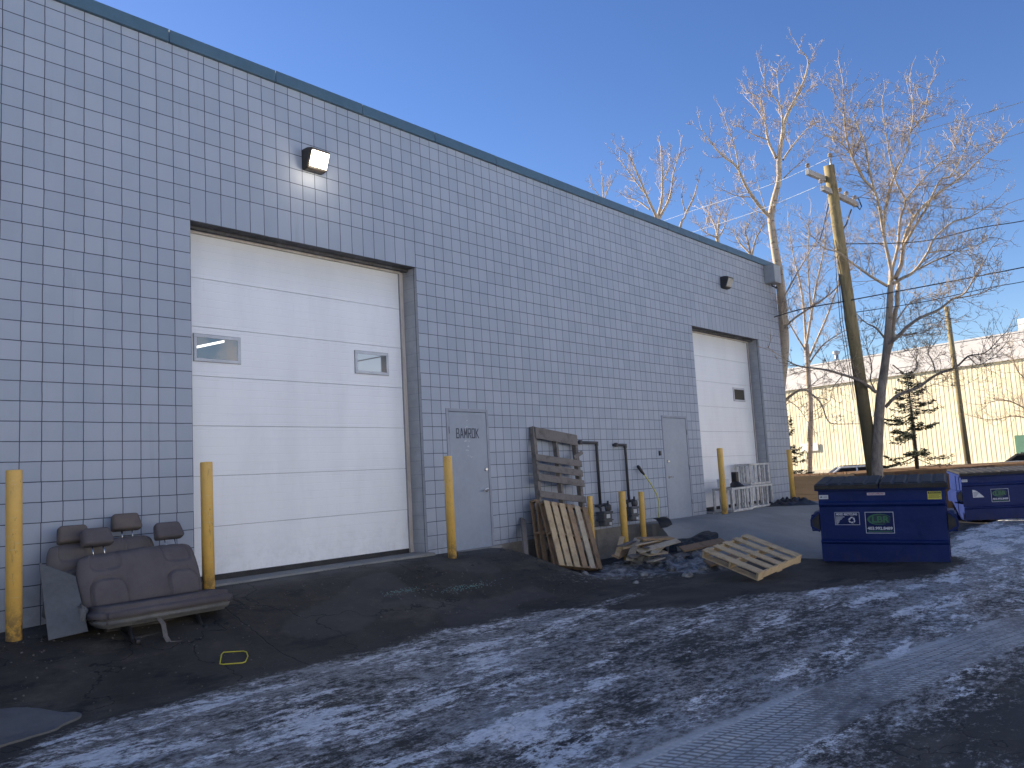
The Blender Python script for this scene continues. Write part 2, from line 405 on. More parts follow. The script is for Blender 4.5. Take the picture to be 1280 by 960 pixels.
def siding():
    n = NT('beige_ribbed_siding'); P = n.objco(); x, y, z = n.sep(P)
    st = n.noise(n.mapping(P, (1, 1, .04)), 2.6, 5, .75); f = n.noise(P, .25, 4, .6); s2 = n.noise(n.mapping(P, (1, 1, .02)), 9, 4, .8)
    c = n.mix(n.ramp(st, .4, .68), c4((.88, .77, .53)), c4((.72, .59, .38)))
    c = n.mix(n.math('MULTIPLY', n.ramp(s2, .54, .68), .65), c, c4((.42, .32, .19)))
    return n.done(c, .7, None)
MT['siding'] = siding()
MT['fascia'] = pm('fascia_grey', (.64, .60, .59), (.56, .53, .52), .8, .6, .05)
MT['base_band'] = pm('pale_concrete_base', (.6, .54, .42), (.5, .45, .34), 1, .8)
MT['white_metal'] = pm('white_metal', (.72, .72, .70), (.62, .62, .6), 2, .5, .05)
MT['bounce_metal'] = pm('bounce_pale_blue_metal', (.46, .49, .54), (.42, .45, .50), 1, .6, .05)
MT['green_metal'] = pm('green_metal', (.10, .22, .15), (.08, .18, .12), 3, .5, .05)
MT['fence'] = wood_mat('brown_board_wood', (.195, .145, .10), (.175, .13, .09), (.10, .075, .05), (1, .12, 1))
MT['paint_white'] = pm('car_paint_white', (.72, .72, .72), (.66, .66, .66), 2, .25, .0)
MT['paint_silver'] = pm('car_paint_silver', (.42, .43, .45), (.38, .39, .41), 2, .25, .0, metal=.5)
MT['paint_dark'] = pm('car_paint_dark', (.05, .045, .045), (.04, .035, .035), 2, .25, .0)
MT['tyre'] = pm('tyre_rubber', (.015, .015, .015), (.03, .03, .03), 20, .85)
MT['headlight'] = pm('headlight_lens', (.6, .62, .65), (.5, .5, .52), 8, .1)
MT['tail'] = pm('tail_lens', (.3, .015, .015), (.2, .01, .01), 8, .2)
def snowm():
    n = NT('dirty_snow'); P = n.pos()
    f = n.noise(P, 4, 6, .7); g = n.noise(P, 25, 5, .7)
    c = n.mix(n.ramp(f, .38, .62), c4((.33, .325, .31)), c4((.042, .038, .034)))
    c = n.mix(n.math('MULTIPLY', n.ramp(g, .5, .7), .6), c, c4((.05, .05, .055)))
    return n.done(c, .7, n.bump(n.math('ADD', f, g), .5, .02))
MT['snow'] = snowm()
def slabm():
    n = NT('ramp_concrete'); P = n.pos()
    f = n.noise(P, 1.1, 6, .65); g = n.noise(n.mapping(P, (.5, 2, 1)), 6, 5, .7); h = n.noise(P, 80, 3, .7)
    c = n.mix(n.ramp(f, .3, .7), c4((.275, .265, .235)), c4((.345, .33, .295)))
    c = n.mix(n.math('MULTIPLY', n.ramp(g, .55, .7), .35), c, c4((.36, .365, .36)))
    return n.done(c, .9, n.bump(h, .3, .004), spec=.25)
MT['slab'] = slabm()
MT['bank'] = pm('dead_grass_soil', (.19, .115, .06), (.12, .07, .04), 1.5, .95, .6, .03, spec=.1)
def groundm():
    n = NT('icy_asphalt'); P = n.pos(); x, y, z = n.sep(P)
    at_ = n.n('ShaderNodeAttribute', attribute_name='ice'); ice = at_.outputs['Fac']
    at2 = n.n('ShaderNodeAttribute', attribute_name='grit'); grit = at2.outputs['Fac']
    S = n.mapping(P, (.52, 1.3, 1), (0, 0, math.radians(-7)))
    n1 = n.noise(S, 1.0, 7, .62, .25); n2 = n.noise(S, 3.6, 9, .72, .3); n3 = n.noise(n.mapping(P, (.75, 1.1, 1)), 17, 8, .78); n4 = n.noise(P, 75, 4, .75); nb = n.noise(P, 170, 2, .6)
    def cen(a, k): return n.math('MULTIPLY', n.math('SUBTRACT', a, .5), k)
    m = n.math('ADD', n.math('ADD', ice, cen(n1, .9)), n.math('ADD', cen(n2, 1.3), n.math('ADD', cen(n3, 1.9), cen(n4, .7))))
    film = n.math('MULTIPLY', n.ramp(m, .22, .66), n.ramp(ice, .02, .2))
    mb_ = n.math('ADD', n.math('ADD', n.math('MULTIPLY', ice, .9), cen(n.noise(n.mapping(S, (1, 1.25, 1), loc=(5, 2, 0)), 1.5, 7, .66), 2.4)), n.math('ADD', cen(n2, 1.5), n.math('ADD', cen(n3, 1.5), cen(n4, .6))))
    bright = n.math('MULTIPLY', n.ramp(mb_, .57, .80), n.ramp(ice, .1, .35))
    # tyre track pressed in the snow: a gentle curve along the lane
    cv = n.math('SUBTRACT', n.math('SUBTRACT', -6.76, n.math('MULTIPLY', x, .125)), n.math('MULTIPLY', n.math('MULTIPLY', x, x), .015))
    v = n.math('SUBTRACT', y, cv); av = n.math('ABSOLUTE', n.math('ADD', v, cen(n2, .10)))
    tr = n.math('MULTIPLY', n.ramp(av, .32, .27), n.ramp(x, 13.0, 7.5))
    cell = n.math('MULTIPLY', n.math('ADD', v, 10), 11.5); colm = n.math('FLOOR', cell); fr = n.math('FRACT', cell)
    off = n.math('MULTIPLY', n.math('MODULO', colm, 2), .5)
    lug = n.math('FRACT', n.math('ADD', n.math('ADD', n.math('DIVIDE', x, .058), off), n.math('MULTIPLY', fr, .35)))
    trd = n.math('MULTIPLY', n.math('MULTIPLY', n.ramp(lug, .30, .42), n.ramp(lug, .95, .85)), n.math('MULTIPLY', n.ramp(fr, .05, .16), n.ramp(fr, .98, .88)))
    worn = n.ramp(n.math('ADD', n1, cen(n3, .6)), .36, .62)
    trm = n.math('MULTIPLY', tr, n.math('ADD', .42, n.math('MULTIPLY', n.math('MULTIPLY', trd, worn), .85)))
    rid = n.math('MULTIPLY', n.math('MULTIPLY', n.ramp(n.math('ABSOLUTE', n.math('SUBTRACT', n.math('ADD', v, cen(n2, .10)), .31)), .07, .02), n.ramp(x, 13, 8)), n.ramp(n1, .4, .55))
    film = n.math('MAXIMUM', n.math('MULTIPLY', film, n.math('SUBTRACT', 1.0, n.math('MULTIPLY', tr, .75))), n.math('ADD', trm, n.math('MULTIPLY', rid, .9)), clamp=True)
    bright = n.math('MULTIPLY', bright, n.math('SUBTRACT', 1.0, n.math('MULTIPLY', tr, .9)))
    mask2 = n.math('MAXIMUM', film, bright)
    asp = n.mix(n.ramp(n.noise(P, 1.3, 6, .65), .3, .7), c4((.024, .0205, .0165)), c4((.050, .044, .036)))
    asp = n.mix(n.math('MULTIPLY', n.ramp(n3, .45, .75), .35), asp, c4((.075, .067, .056)))
    asp = n.mix(n.math('MULTIPLY', n.ramp(n.noise(n.mapping(P, (.8, 1.3, 1), loc=(2, 9, 0)), 1.1, 6, .7), .5, .68), .75), asp, c4((.10, .086, .066)))
    asp = n.mix(n.math('MULTIPLY', n.ramp(n.noise(n.mapping(P, (.7, 1.4, 1), loc=(7, 1, 0)), 1.5, 5, .7), .54, .66), .8), asp, c4((.009, .009, .010)))
    vo = n.n('ShaderNodeTexVoronoi'); vo.inputs['Scale'].default_value = 55; n.l(P, vo.inputs['Vector'])
    peb = n.math('MULTIPLY', n.math('LESS_THAN', vo.outputs['Distance'], .16), n.ramp(n.noise(P, 16, 2), .52, .7))
    asp = n.mix(n.math('MULTIPLY', peb, .75), asp, c4((.20, .19, .175)))
    asp = n.mix(grit, asp, c4((.10, .095, .09)))
    # hairline cracks in the apron
    vc = n.n('ShaderNodeTexVoronoi', feature='DISTANCE_TO_EDGE'); vc.inputs['Scale'].default_value = .55
    pv = n.n('ShaderNodeVectorMath', operation='ADD'); n.l(P, pv.inputs[0]); nz = n.n('ShaderNodeTexNoise'); nz.inputs['Scale'].default_value = 2.5; nz.inputs['Detail'].default_value = 5; n.l(P, nz.inputs['Vector'])
    n.l(nz.outputs['Color'], pv.inputs[1]); n.l(pv.outputs[0], vc.inputs['Vector'])
    crk0 = n.ramp(vc.outputs['Distance'], .010, .002)
    jl = n.math('ABSOLUTE', n.math('ADD', n.math('ADD', x, .17), cen(n.noise(P, 3.0, 5, .7), .16)))
    crk1 = n.math('MULTIPLY', n.ramp(jl, .014, .004), n.math('MULTIPLY', n.ramp(y, -.75, -.95), n.ramp(y, -2.5, -2.3)))
    crk = n.math('MAXIMUM', crk0, crk1); asp = n.mix(n.math('MULTIPLY', crk, .8), asp, c4((.006, .006, .006)))
    c = n.mix(n.math('MULTIPLY', film, .9), asp, n.mix(n.ramp(n3, .35, .7), c4((.16, .150, .136)), c4((.52, .50, .465))))
    c = n.mix(n.math('MULTIPLY', n.math('MULTIPLY', tr, n.ramp(n1, .25, .5)), n.math('ADD', .20, n.math('MULTIPLY', n.math('MULTIPLY', trd, worn), .6))), c, c4((.64, .62, .58)))
    c = n.mix(n.math('MULTIPLY', rid, .55), c, c4((.64, .62, .58)))
    c = n.mix(n.math('MULTIPLY', bright, .92), c, n.mix(n.ramp(n3, .3, .65), c4((.52, .50, .47)), c4((.93, .905, .865))))
    h = n.math('ADD', n.math('MULTIPLY', nb, .10), n.math('ADD', n.math('MULTIPLY', n3, .35), n.math('ADD', n.math('ADD', n.math('MULTIPLY', mask2, .5), n.math('MULTIPLY', n.math('MULTIPLY', tr, trd), .5)), n.math('MULTIPLY', crk, -.6))))
    ro = n.math('ADD', n.math('MULTIPLY', mask2, -.22), n.math('ADD', .62, n.math('MULTIPLY', n1, .25)))
    return n.done(c, ro, n.bump(h, .55, .018), spec=.35)
MT['ground'] = groundm()
MT['grit'] = pm('gravel_stone', (.15, .14, .13), (.07, .065, .06), 3, .9)
MT['broken_glass'] = pm('shattered_glass_bits', (.13, .23, .22), (.18, .28, .27), 30, .15)

# ------------------------------------------------------------------ terrain
def gh(x, y):
    lot = -.62-.014*max(0, min(x, 20)-9)-.02*max(0, min(x, 36)-20)+.004*max(0, min(-x, 10))
    zw = -.20+.145*sst(-2.0, .1, x)-.03*sst(2, 5, x)
    ap = 1-sst(4.85, 6.1, x)
    zw = zw*ap+(-.62)*(1-ap)
    s = sst(.25, 2.4, -y)
    return zw*(1-s)+lot*s
def slab_h(x, y):
    tx = min(1, max(0, (10.5-x)/1.45)); tx = sst(0, 1, tx)*sst(.3, 1.3, -y)
    ty = sst(.5, 4.4, -y); tr = sst(17.0, 19.5, x)*.35
    t = 1-(1-tx)*(1-ty)*(1-tr)
    return lerp(-.085, gh(x, -6)-.005, t)
EDGE = [(-60, -3.4), (-3, -2.95), (-2.4, -2.5), (-1.4, -2.42), (-.2, -2.32), (1.4, -2.18), (2.1, -2.38), (3.1, -2.38), (3.6, -3.4), (4, -3.75), (5.2, -4.4), (6.4, -5.2), (7.1, -5.7), (8.7, -6.0), (10.4, -5.2), (16, -4.2), (60, -4)]
def pl(P, x):
    for (a, b), (c, d) in zip(P, P[1:]):
        if a <= x <= c: return b+(d-b)*(x-a)/(c-a)
    return P[-1][1]
def ice_at(x, y):
    w = mnoise.noise(Vector((x*.9, y*1.6, 3)))*.22+mnoise.noise(Vector((x*3.1, y*3.7, 9)))*.10
    d = pl(EDGE, x)+w-y
    v = .56*sst(-.12, .35, d)
    if d > 0: v += .07*math.exp(-((d-.55)/.5)**2)
    def blob(cx, cy, rx, ry, a):
        return a*math.exp(-(((x-cx)/rx)**2+((y-cy)/ry)**2))
    v += blob(4.0, -3.0, 1.1, .25, .35)*(1 if d < .3 else .2)
    v -= blob(3.8, -4.0, 1.0, .7, .22)
    v -= blob(1.6, -5.3, 1.0, .55, .26); v -= blob(3.6, -5.9, 1.4, .5, .2); v -= blob(.2, -5.5, .45, .3, .15)
    v += blob(-.6, -5.3, .35, .35, .25); v += blob(.9, -3.9, .5, .22, .2)
    v += blob(6.6, -2.0, 1.6, .7, .42); v += blob(7.6, -1.6, 1.4, .6, .3)
    v += blob(14, -6.0, 4, 1.3, .34); v += blob(11, -4.2, 1.8, .8, .25)
    if y < -7.1:
        v -= .34*sst(-7.05-.125*x, -7.6-.125*x, y)
    if x > 28: v = .35
    if y < -13: v = .9
    return max(0, min(1, v))
def axis(segs):
    out = [segs[0][0]]
    for a, b, n in segs:
        for i in range(1, n+1): out.append(a+(b-a)*i/n)
    return out
xs = axis([(-400, -60, 6), (-60, -10, 10), (-10, -4, 12), (-4, 10, 220), (10, 20, 70), (20, 60, 40), (60, 160, 12), (160, 600, 6)])
ys = axis([(-500, -60, 6), (-60, -12, 12), (-12, -8.6, 12), (-8.6, .1, 150), (.1, 6, 12), (6, 60, 18), (60, 600, 8)])
mb = MB(); bm = mb.bm
li = bm.verts.layers.float.new('ice'); lg = bm.verts.layers.float.new('grit')
grid = []
for x in xs:
    rowv = []
    for y in ys:
        near = -6 < x < 20 and -9 < y < .2
        ic = ice_at(x, y) if y < 2 else .3
        z = gh(x, y)
        if x > 9.0 and -4.5 < y < 1: z = min(z, slab_h(x, y)-.06) if x > 9.6 else z
        if near and y < -.25:
            z += ic*(.018*mnoise.noise(Vector((x*1.3, y*2.2, 0)))+.012*mnoise.noise(Vector((x*4, y*6, 5))))+.008*mnoise.noise(Vector((x*2, y*2, 8)))
        v = bm.verts.new((x, y, z)); v[li] = ic
        v[lg] = (.8*math.exp(-((y+.35)/.22)**2)*max(0, .5+mnoise.noise(Vector((x*2.5, y*4, 1)))) if -3 < x < 5.6 else 0) + (.3 if abs(y+1.6) < 1 and 0 < x < 4 and mnoise.noise(Vector((x*.7, y*1.2, 30))) > .1 else 0)
        rowv.append(v)
    grid.append(rowv)
for i in range(len(xs)-1):
    for j in range(len(ys)-1):
        f = bm.faces.new((grid[i][j], grid[i+1][j], grid[i+1][j+1], grid[i][j+1])); f.smooth = True
setting(obj('ground', mb, MT['ground'], recalc=False))

# concrete ramp in front of the second bay
OUT = [(9.62, .02), (9.55, -.35), (9.25, -.85), (8.98, -1.5), (8.95, -2.4), (9.0, -3.3), (8.8, -4.05)]
mb = MB()
def slabpt(u, v):
    t = u*(len(OUT)-1); i = min(int(t), len(OUT)-2); a = OUT[i]; b = OUT[i+1]
    x0 = lerp(a[0], b[0], t-i); y = lerp(a[1], b[1], t-i)
    if i == 0 or t < 1: pass
    x = lerp(x0, lerp(18.75, 16.3, sst(1.0, 1.9, -y)), v)
    e = .004*mnoise.noise(Vector((x*2, y*2, 4)))
    return Vector((x, y, slab_h(x, y)+.012+e))
mb.surf(slabpt, 48, 70)
# skirt along the free edge
for k in range(48):
    a = slabpt(k/48, 0); b = slabpt((k+1)/48, 0)
    mb.face([a, b, b+Vector((0, 0, -.35)), a+Vector((0, 0, -.35))])
setting(obj('concrete_ramp', mb, MT['slab'], recalc=False))

# lower-left concrete pad breaking through the asphalt
mb = MB()
pad = [(-9, -1.2), (-2.75, -1.74), (-2.52, -1.83), (-2.40, -1.88), (-2.27, -2.08), (-2.17, -2.28), (-2.30, -2.40), (-2.50, -2.53), (-2.95, -2.62), (-9, -2.7)]
pp = []
for (ax, ay), (bx, by) in zip(pad, pad[1:]+pad[:1]):
    for q in range(8):
        x, y = lerp(ax, bx, q/8), lerp(ay, by, q/8); k = .045 if x > -2.9 else 0
        x += k*mnoise.noise(Vector((x*7, y*7, 1))); y += k*mnoise.noise(Vector((x*7, y*7, 8))); pp.append((x, y))
mb.plate([(x, y, gh(x, y)+.016) for x, y in pp], (0, 0, -1), .12)
setting(obj('concrete_pad', mb, MT['padc']))

# ------------------------------------------------------------------ the block building
T = .2032
bld = thing('warehouse_building', 'long grey painted block warehouse with two white overhead doors and blue coping', 'building')
XL, XR, ZT = -9.0, 17.5, 6.44
D1 = (0.0, 18*T); D2 = (60.85*T, 78.85*T); DT = 21*T
M1 = (20.45*T, 25.2*T, 2.12); M2 = (52.45*T, 57.8*T, 2.14)
mb = MB()
def wq(x0, x1, z0, z1, y=0): mb.face([(x0, y, z0), (x1, y, z0), (x1, y, z1), (x0, y, z1)])
LZ = 23*T
wq(XL, D1[0], -.6, ZT); wq(D1[0], D1[1], LZ, ZT); wq(D1[1], M1[0], -.3, ZT); wq(M1[0], M1[1], M1[2], ZT)
wq(M1[1], 5.35, -.07, ZT); wq(5.35, M2[0], -.06, ZT); wq(M2[0], M2[1], M2[2], ZT); wq(M2[1], D2[0], -.3, ZT); wq(D2[0], D2[1], LZ, ZT); wq(D2[1], XR, -.8, ZT)
for f in mb.bm.faces: pass
mb.mi = 1
mb.face([(XR, 0, -1), (XR, 9, -1), (XR, 9, ZT), (XR, 0, ZT)]); mb.face([(XL, 9, -1), (XL, 0, -1), (XL, 0, ZT), (XL, 9, ZT)]); mb.face([(XR, 9, -1), (XL, 9, -1), (XL, 9, ZT), (XR, 9, ZT)])
obj('wall', mb, [MT['tile'], MT['reveal']], bld, recalc=False)
mb = MB(); mb.face([(XL, .0, ZT-.15), (XR, .0, ZT-.15), (XR, 9, ZT-.15), (XL, 9, ZT-.15)]); obj('roof', mb, MT['roofing'], bld)
for d in (D1, D2):
    mb = MB(); wq(d[0], d[1], DT, LZ); obj('lintel', mb, MT['lintel'], bld, recalc=False)
    mb = MB(); mb.face([(d[0], .002, DT), (d[1], .002, DT), (d[1], .6, DT), (d[0], .6, DT)])
    mb.box(((d[0]+d[1])/2, .2, DT-.02), (d[1]-d[0]-.01, .06, .035)); mb.box(((d[0]+d[1])/2, .245, DT-.012), (d[1]-d[0]-.01, .03, .02))
    obj('soffit', mb, MT['soffit'], bld)
    mb = MB(); mb.face([(d[0], 0, -.4), (d[0], .6, -.4), (d[0], .6, DT), (d[0], 0, DT)]); obj('reveal', mb, MT['reveal'], bld, recalc=False)
    mb = MB(); mb.face([(d[1], .6, -.4), (d[1], 0, -.4), (d[1], 0, DT), (d[1], .6, DT)]); obj('reveal', mb, MT['reveal'], bld, recalc=False)
# coping with standing seams
mb = MB(); x = -.26-1.475*6
while x < XR+.03:
    x1 = min(x+1.475, XR+.04)
    z0 = 6.405; dz = random.uniform(-.003, .003)
    mb.box(((x+x1)/2, .10, z0+.08+dz), (x1-x-.006, .29, .16), None, .006, 1); x += 1.475
mb.mi = 1; mb.box(((XL+XR)/2, .11, 6.46), (XR-XL-.02, .262, .10))
obj('coping', mb, [MT['coping'], MT['soffit']], bld)
mb = MB(); mb.box((XR-.11, 4.65, 6.485), (.29, 8.75, .15)); obj('coping', mb, MT['coping'], bld)
# exposed foundation between the two aprons
mb = MB()
for x0, x1 in ((5.13, 6.55), (6.56, 7.98), (7.99, 9.36), (9.37, 10.65)):
    mb.box(((x0+x1)/2, .06, -.56+random.uniform(-.002, .002)), (x1-x0, .128, 1.0), None, .006, 1)
obj('foundation', mb, MT['foundation'], bld)
mb = MB(); mb.box((9.75, -.16, -.32), (.36, .27, .47), None, .012, 1); obj('step', mb, MT['stoop'], bld)
mb = MB(); mb.box(((D1[0]+D1[1])/2, .1, -.10), (D1[1]-D1[0]+.06, .48, .14), None, .015, 1); obj('threshold', mb, MT['stoop'], bld); mb = MB(); mb.box(((M1[0]+M1[1])/2, -.02, -.13), (1.1, .2, .12), None, .012, 1); obj('threshold', mb, MT['stoop'], bld); mb = MB(); mb.box(((M2[0]+M2[1])/2, .0, -.13), (1.3, .16, .10), None, .012, 1); obj('threshold', mb, MT['stoop'], bld); mb = MB()
mb.box(((D2[0]+D2[1])/2, .1, -.10), (D2[1]-D2[0]-.02, .5, .10)); obj('threshold', mb, MT['stoop'], bld)
# interior back so nothing shows through
def overhead(d, wins):
    W = d[1]-d[0]; n = 7; H = .6096
    mb = MB()
    for k in range(n):
        z0 = k*H+.0022+(.02 if k == 0 else 0); z1 = (k+1)*H-.0022
        mb.box(((d[0]+d[1])/2, .325, (z0+z1)/2), (W-.16, .045, z1-z0), None, .004, 2)
    mb.mi = 1; mb.box(((d[0]+d[1])/2, .34, n*H/2), (W-.15, .03, n*H))
    dr = obj('overhead_door', mb, [MT['door_white'], MT['seam']], bld)
    mb = MB(); mb.box(((d[0]+d[1])/2, .315, .0), (W-.14, .05, .075), None, .012, 2); obj('bottom_seal', mb, MT['rubber'], dr)
    for s in (0, 1):
        xx = d[1]-.043 if s else d[0]+.043
        mb = MB(); mb.box((xx, .322, DT/2-.03), (.084, .05, DT+.02), None, .005, 1); mb.mi = 1; mb.box((xx+(-.05 if s else .05), .302, DT/2-.03), (.016, .03, DT), None)
        obj('jamb_trim', mb, [MT['jamb'], MT['seam']], dr)
    mb = MB(); mb.box(((d[0]+d[1])/2, .278, DT-.035), (W-.18, .045, .05), None, .004, 1); obj('head_trim', mb, MT['jamb'], dr)
    return dr
dr1 = overhead(D1, 2); dr2 = overhead(D2, 1)
def dwin(dr, x0, x1, z0, z1, lit):
    mb = MB(); b = .038; y = .295
    for c, s in ((((x0+x1)/2, y, z1-b/2), (x1-x0, .022, b)), (((x0+x1)/2, y, z0+b/2), (x1-x0, .022, b)), ((x0+b/2, y, (z0+z1)/2), (b, .022, z1-z0-2*b)), ((x1-b/2, y, (z0+z1)/2), (b, .022, z1-z0-2*b))): mb.box(c, s, None, .004, 1)
    mb.mi = 1; mb.box(((x0+x1)/2, y+.002, (z0+z1)/2), (x1-x0+.012, .012, z1-z0+.012))
    obj('window_frame', mb, [MT['winframe'], MT['seam']], dr)
    mb = MB(); mb.box(((x0+x1)/2, y-.002, (z0+z1)/2), (x1-x0-2*b-.004, .012, z1-z0-2*b-.004))
    return obj('window_pane', mb, MT[lit], dr)
def pane_mat(name, kind):
    n = NT(name); P = n.objco(); x, y, z = n.sep(P)
    f = n.noise(P, 4, 4, .6)
    if kind == 0:   # lit workshop behind: tube lamp, pale wall, blue haze
        base = n.mix(n.ramp(x, .45, .7), c4((.10, .19, .30)), c4((.30, .30, .33)))
        base = n.mix(n.ramp(f, .45, .6), base, c4((.22, .27, .34)))
        d = n.math('ABSOLUTE', n.math('SUBTRACT', n.math('SUBTRACT', z, 2.80), n.math('MULTIPLY', n.math('SUBTRACT', x, .26), .28)))
        tube = n.math('MULTIPLY', n.ramp(d, .018, .010), n.math('LESS_THAN', x, .59))
        n.l(n.mix(tube, base, c4((1, .98, .93))), n.b.inputs['Emission Color']); n.b.inputs['Emission Strength'].default_value = 1
        n.val(n.b.inputs['Emission Strength'], n.math('ADD', n.math('MULTIPLY', tube, .8), .22))
        return n.done(c4((.03, .035, .04)), .1)
    base = n.mix(n.ramp(x, 3.13, 3.15), c4((.30, .36, .45)), c4((.015, .012, .02)))
    d = n.math('ABSOLUTE', n.math('SUBTRACT', n.math('SUBTRACT', z, 2.79), n.math('MULTIPLY', n.math('SUBTRACT', x, 2.7), .22)))
    base = n.mix(n.ramp(d, .012, .006), base, c4((.05, .05, .06)))
    n.l(base, n.b.inputs['Emission Color']); n.b.inputs['Emission Strength'].default_value = .35
    return n.done(c4((.04, .05, .06)), .08)
MT['pane_a'] = pane_mat('lit_pane_with_tube', 0); MT['pane_b'] = pane_mat('lit_pane_pale', 1)
dwin(dr1, .185, .815, 2.62, 2.955, 'pane_a'); dwin(dr1, 2.66, 3.285, 2.615, 2.945, 'pane_b'); dwin(dr2, 14.88, 15.53, 2.62, 2.96, 'glass')
def mandoor(m, hinge_left, lettering):
    x0, x1, zt = m; zb = -.09; fw = .05
    mb = MB()
    mb.box((x0+fw/2, .03, (zb+zt)/2), (fw, .09, zt-zb), None, .004, 1); mb.box((x1-fw/2, .03, (zb+zt)/2), (fw, .09, zt-zb), None, .004, 1); mb.box(((x0+x1)/2, .03, zt-fw/2), (x1-x0-2*fw, .09, fw), None, .004, 1)
    mb.mi = 1; mb.box(((x0+x1)/2, .07, (zb+zt)/2), (x1-x0-.02, .03, zt-zb))
    dr = obj('steel_door', mb, [MT['manframe'], MT['seam']], bld)
    mb = MB(); mb.box(((x0+x1)/2, .018, (zb+zt-fw)/2+.004), (x1-x0-2*fw-.014, .05, zt-fw-zb-.02), None, .003, 1)
    leaf = obj('leaf', mb, MT['manpaint'], dr)
    hx = x1-fw-.075 if hinge_left else x0+fw+.075
    Rx = Matrix.Rotation(PI/2, 3, 'X')
    mb = MB(); mb.lathe([(.028, 0), (.028, .01), (.02, .015), (.02, .03)], (hx, -.008, 1.02+.13), 16, Rx); obj('deadbolt', mb, MT['chrome'], dr)
    mb = MB(); mb.lathe([(.034, 0), (.034, .01), (.014, .014), (.014, .045)], (hx, -.008, .82), 16, Rx); mb.tube([(hx, -.05, .82), (hx+(-.06 if hinge_left else .06), -.058, .82), (hx+(-.115 if hinge_left else .115), -.055, .815)], [.012, .011, .009], 8); obj('handle', mb, MT['chrome'], dr)
    for hz in (.25, 1.0, 1.78):
        mb = MB(); hxx = x0+fw-.004 if hinge_left else x1-fw+.004; mb.tube([(hxx, -.022, hz-.055), (hxx, -.022, hz+.055)], .009, 8); obj('hinge', mb, MT['seam'], dr)
    if lettering:
        mb = MB(); cx = (x0+x1)/2-.02
        # block stencil letters built from strokes
        h = .14; w = .056; s = .0195; gap = .0885; y = -.0085
        L = {'B': [(0, 0, 0, 1), (0, 1, .8, 1), (.9, .92, .9, .6), (0, .5, .8, .5), (1, .4, 1, .08), (0, 0, .85, 0)], 'A': [(0, 0, .38, 1), (.38, 1, .62, 1), (.62, 1, 1, 0), (.2, .32, .8, .32)],
             'M': [(0, 0, 0, 1), (0, 1, .5, .35), (.5, .35, 1, 1), (1, 1, 1, 0)], 'R': [(0, 0, 0, 1), (0, 1, 1, 1), (1, 1, 1, .5), (0, .5, 1, .5), (.4, .5, 1, 0)],
             'O': [(0, 0, 0, 1), (0, 1, 1, 1), (1, 1, 1, 0), (1, 0, 0, 0)], 'K': [(0, 0, 0, 1), (.05, .45, 1, 1), (.3, .55, 1, 0)]}
        for i, ch in enumerate('BAMROK'):
            ox = cx+(i-2.5)*gap-w/2; oz = 1.66
            for q, (a, b, c, d) in enumerate(L[ch]):
                yy = y-.0004*q
                p = Vector((ox+a*w, yy, oz+b*h)); r = Vector((ox+c*w, yy, oz+d*h)); dd = (r-p).normalized()
                mb.bar(p-dd*s*.45, r+dd*s*.45, .0012, s, up=dd.cross(Vector((0, 1, 0))))
        obj('lettering', mb, MT['letter'], dr)
        mb = MB()
        rr = random.Random(3)
        for (px, pz, k) in ((cx+.01, 1.93, 3), (cx-.02, 1.83, 4), (cx-.06, 1.61, 9), (cx+.03, 1.61, 4), (cx+.0, 1.52, 6), (cx+.01, 1.37, 4), (cx+.09, 1.36, 2), (cx-.03, 1.47, 3)):
            for _ in range(k):
                a = px+rr.uniform(-.03, .03); b = pz+rr.uniform(-.012, .012); r0 = rr.uniform(.003, .009)
                mb.plate([(a+r0*math.cos(t*1.05)*rr.uniform(.6, 1.3), -.0075, b+r0*math.sin(t*1.05)*rr.uniform(.5, 1)) for t in range(6)], (0, -1, 0), .0006+rr.uniform(0, .0006))
        obj('glue_residue', mb, MT['white_tag'], dr)['kind'] = 'stuff'
    return dr
mandoor(M1, True, True); mandoor(M2, False, False)
# white overspray patch is part of the tile wall; small switch box by the second door
mb = MB(); mb.box((10.47, -.02, 1.33), (.05, .04, .1), None, .005, 1); obj('doorbell', mb, MT['darkhouse'], bld)
mb = MB()
for x, z in ((5.32, .25), (5.32, .62)): mb.box((x-.17, -.004, z), (.012, .01, .05))
mb.bm.free()

# ------------------------------------------------------------------ wall lights
def wall_light(name, label, x, z, lit):
    t = thing(name, label, 'wall light', (x, 0, z), 0)
    mb = MB(); w = .158
    prof = [(0, -.14), (0, .15), (-.12, .15), (-.22, .125), (-.22, .10), (-.13, -.115), (-.10, -.14)]
    mb.prism(prof, -w, w); bmesh.ops.bevel(mb.bm, geom=list(mb.bm.edges), offset=.012, segments=2, affect='EDGES')
    obj('housing', mb, MT['bronze' if lit else 'darkhouse'], t)
    mb = MB()
    a = Vector((0, -.212, .092)); b = Vector((0, -.136, -.104)); n = Vector((0, -(a-b).z, (a-b).y)).normalized()
    if n.y > 0: n = -n
    k = w-.022
    mb.plate([(-k, a.y, a.z), (k, a.y, a.z), (k, b.y, b.z), (-k, b.y, b.z)], n, .014)
    obj('lens', mb, MT['lamp' if lit else 'lens_off'], t)
    return t
wall_light('wall_light', 'glowing lamp above the larger overhead door', 1.78, 5.44, True)
wall_light('wall_light', 'unlit dark lamp above the far overhead door', 14.2, 5.53, False)
ld = bpy.data.lights.new('lamp_glow', 'POINT'); ld.energy = 2; ld.color = (1, .86, .66); ld.shadow_soft_size = .06
lo = bpy.data.objects.new('lamp_glow', ld); COL.objects.link(lo); lo.location = (1.78, -.30, 5.30)
t = thing('utility_box', 'pale grey box with small camera under the coping at far corner', 'box', (17.0, 0, 6.15))
mb = MB(); mb.box((0, -.15, .0), (.44, .3, .5), None, .015, 2); obj('housing', mb, MT['greybox'], t)
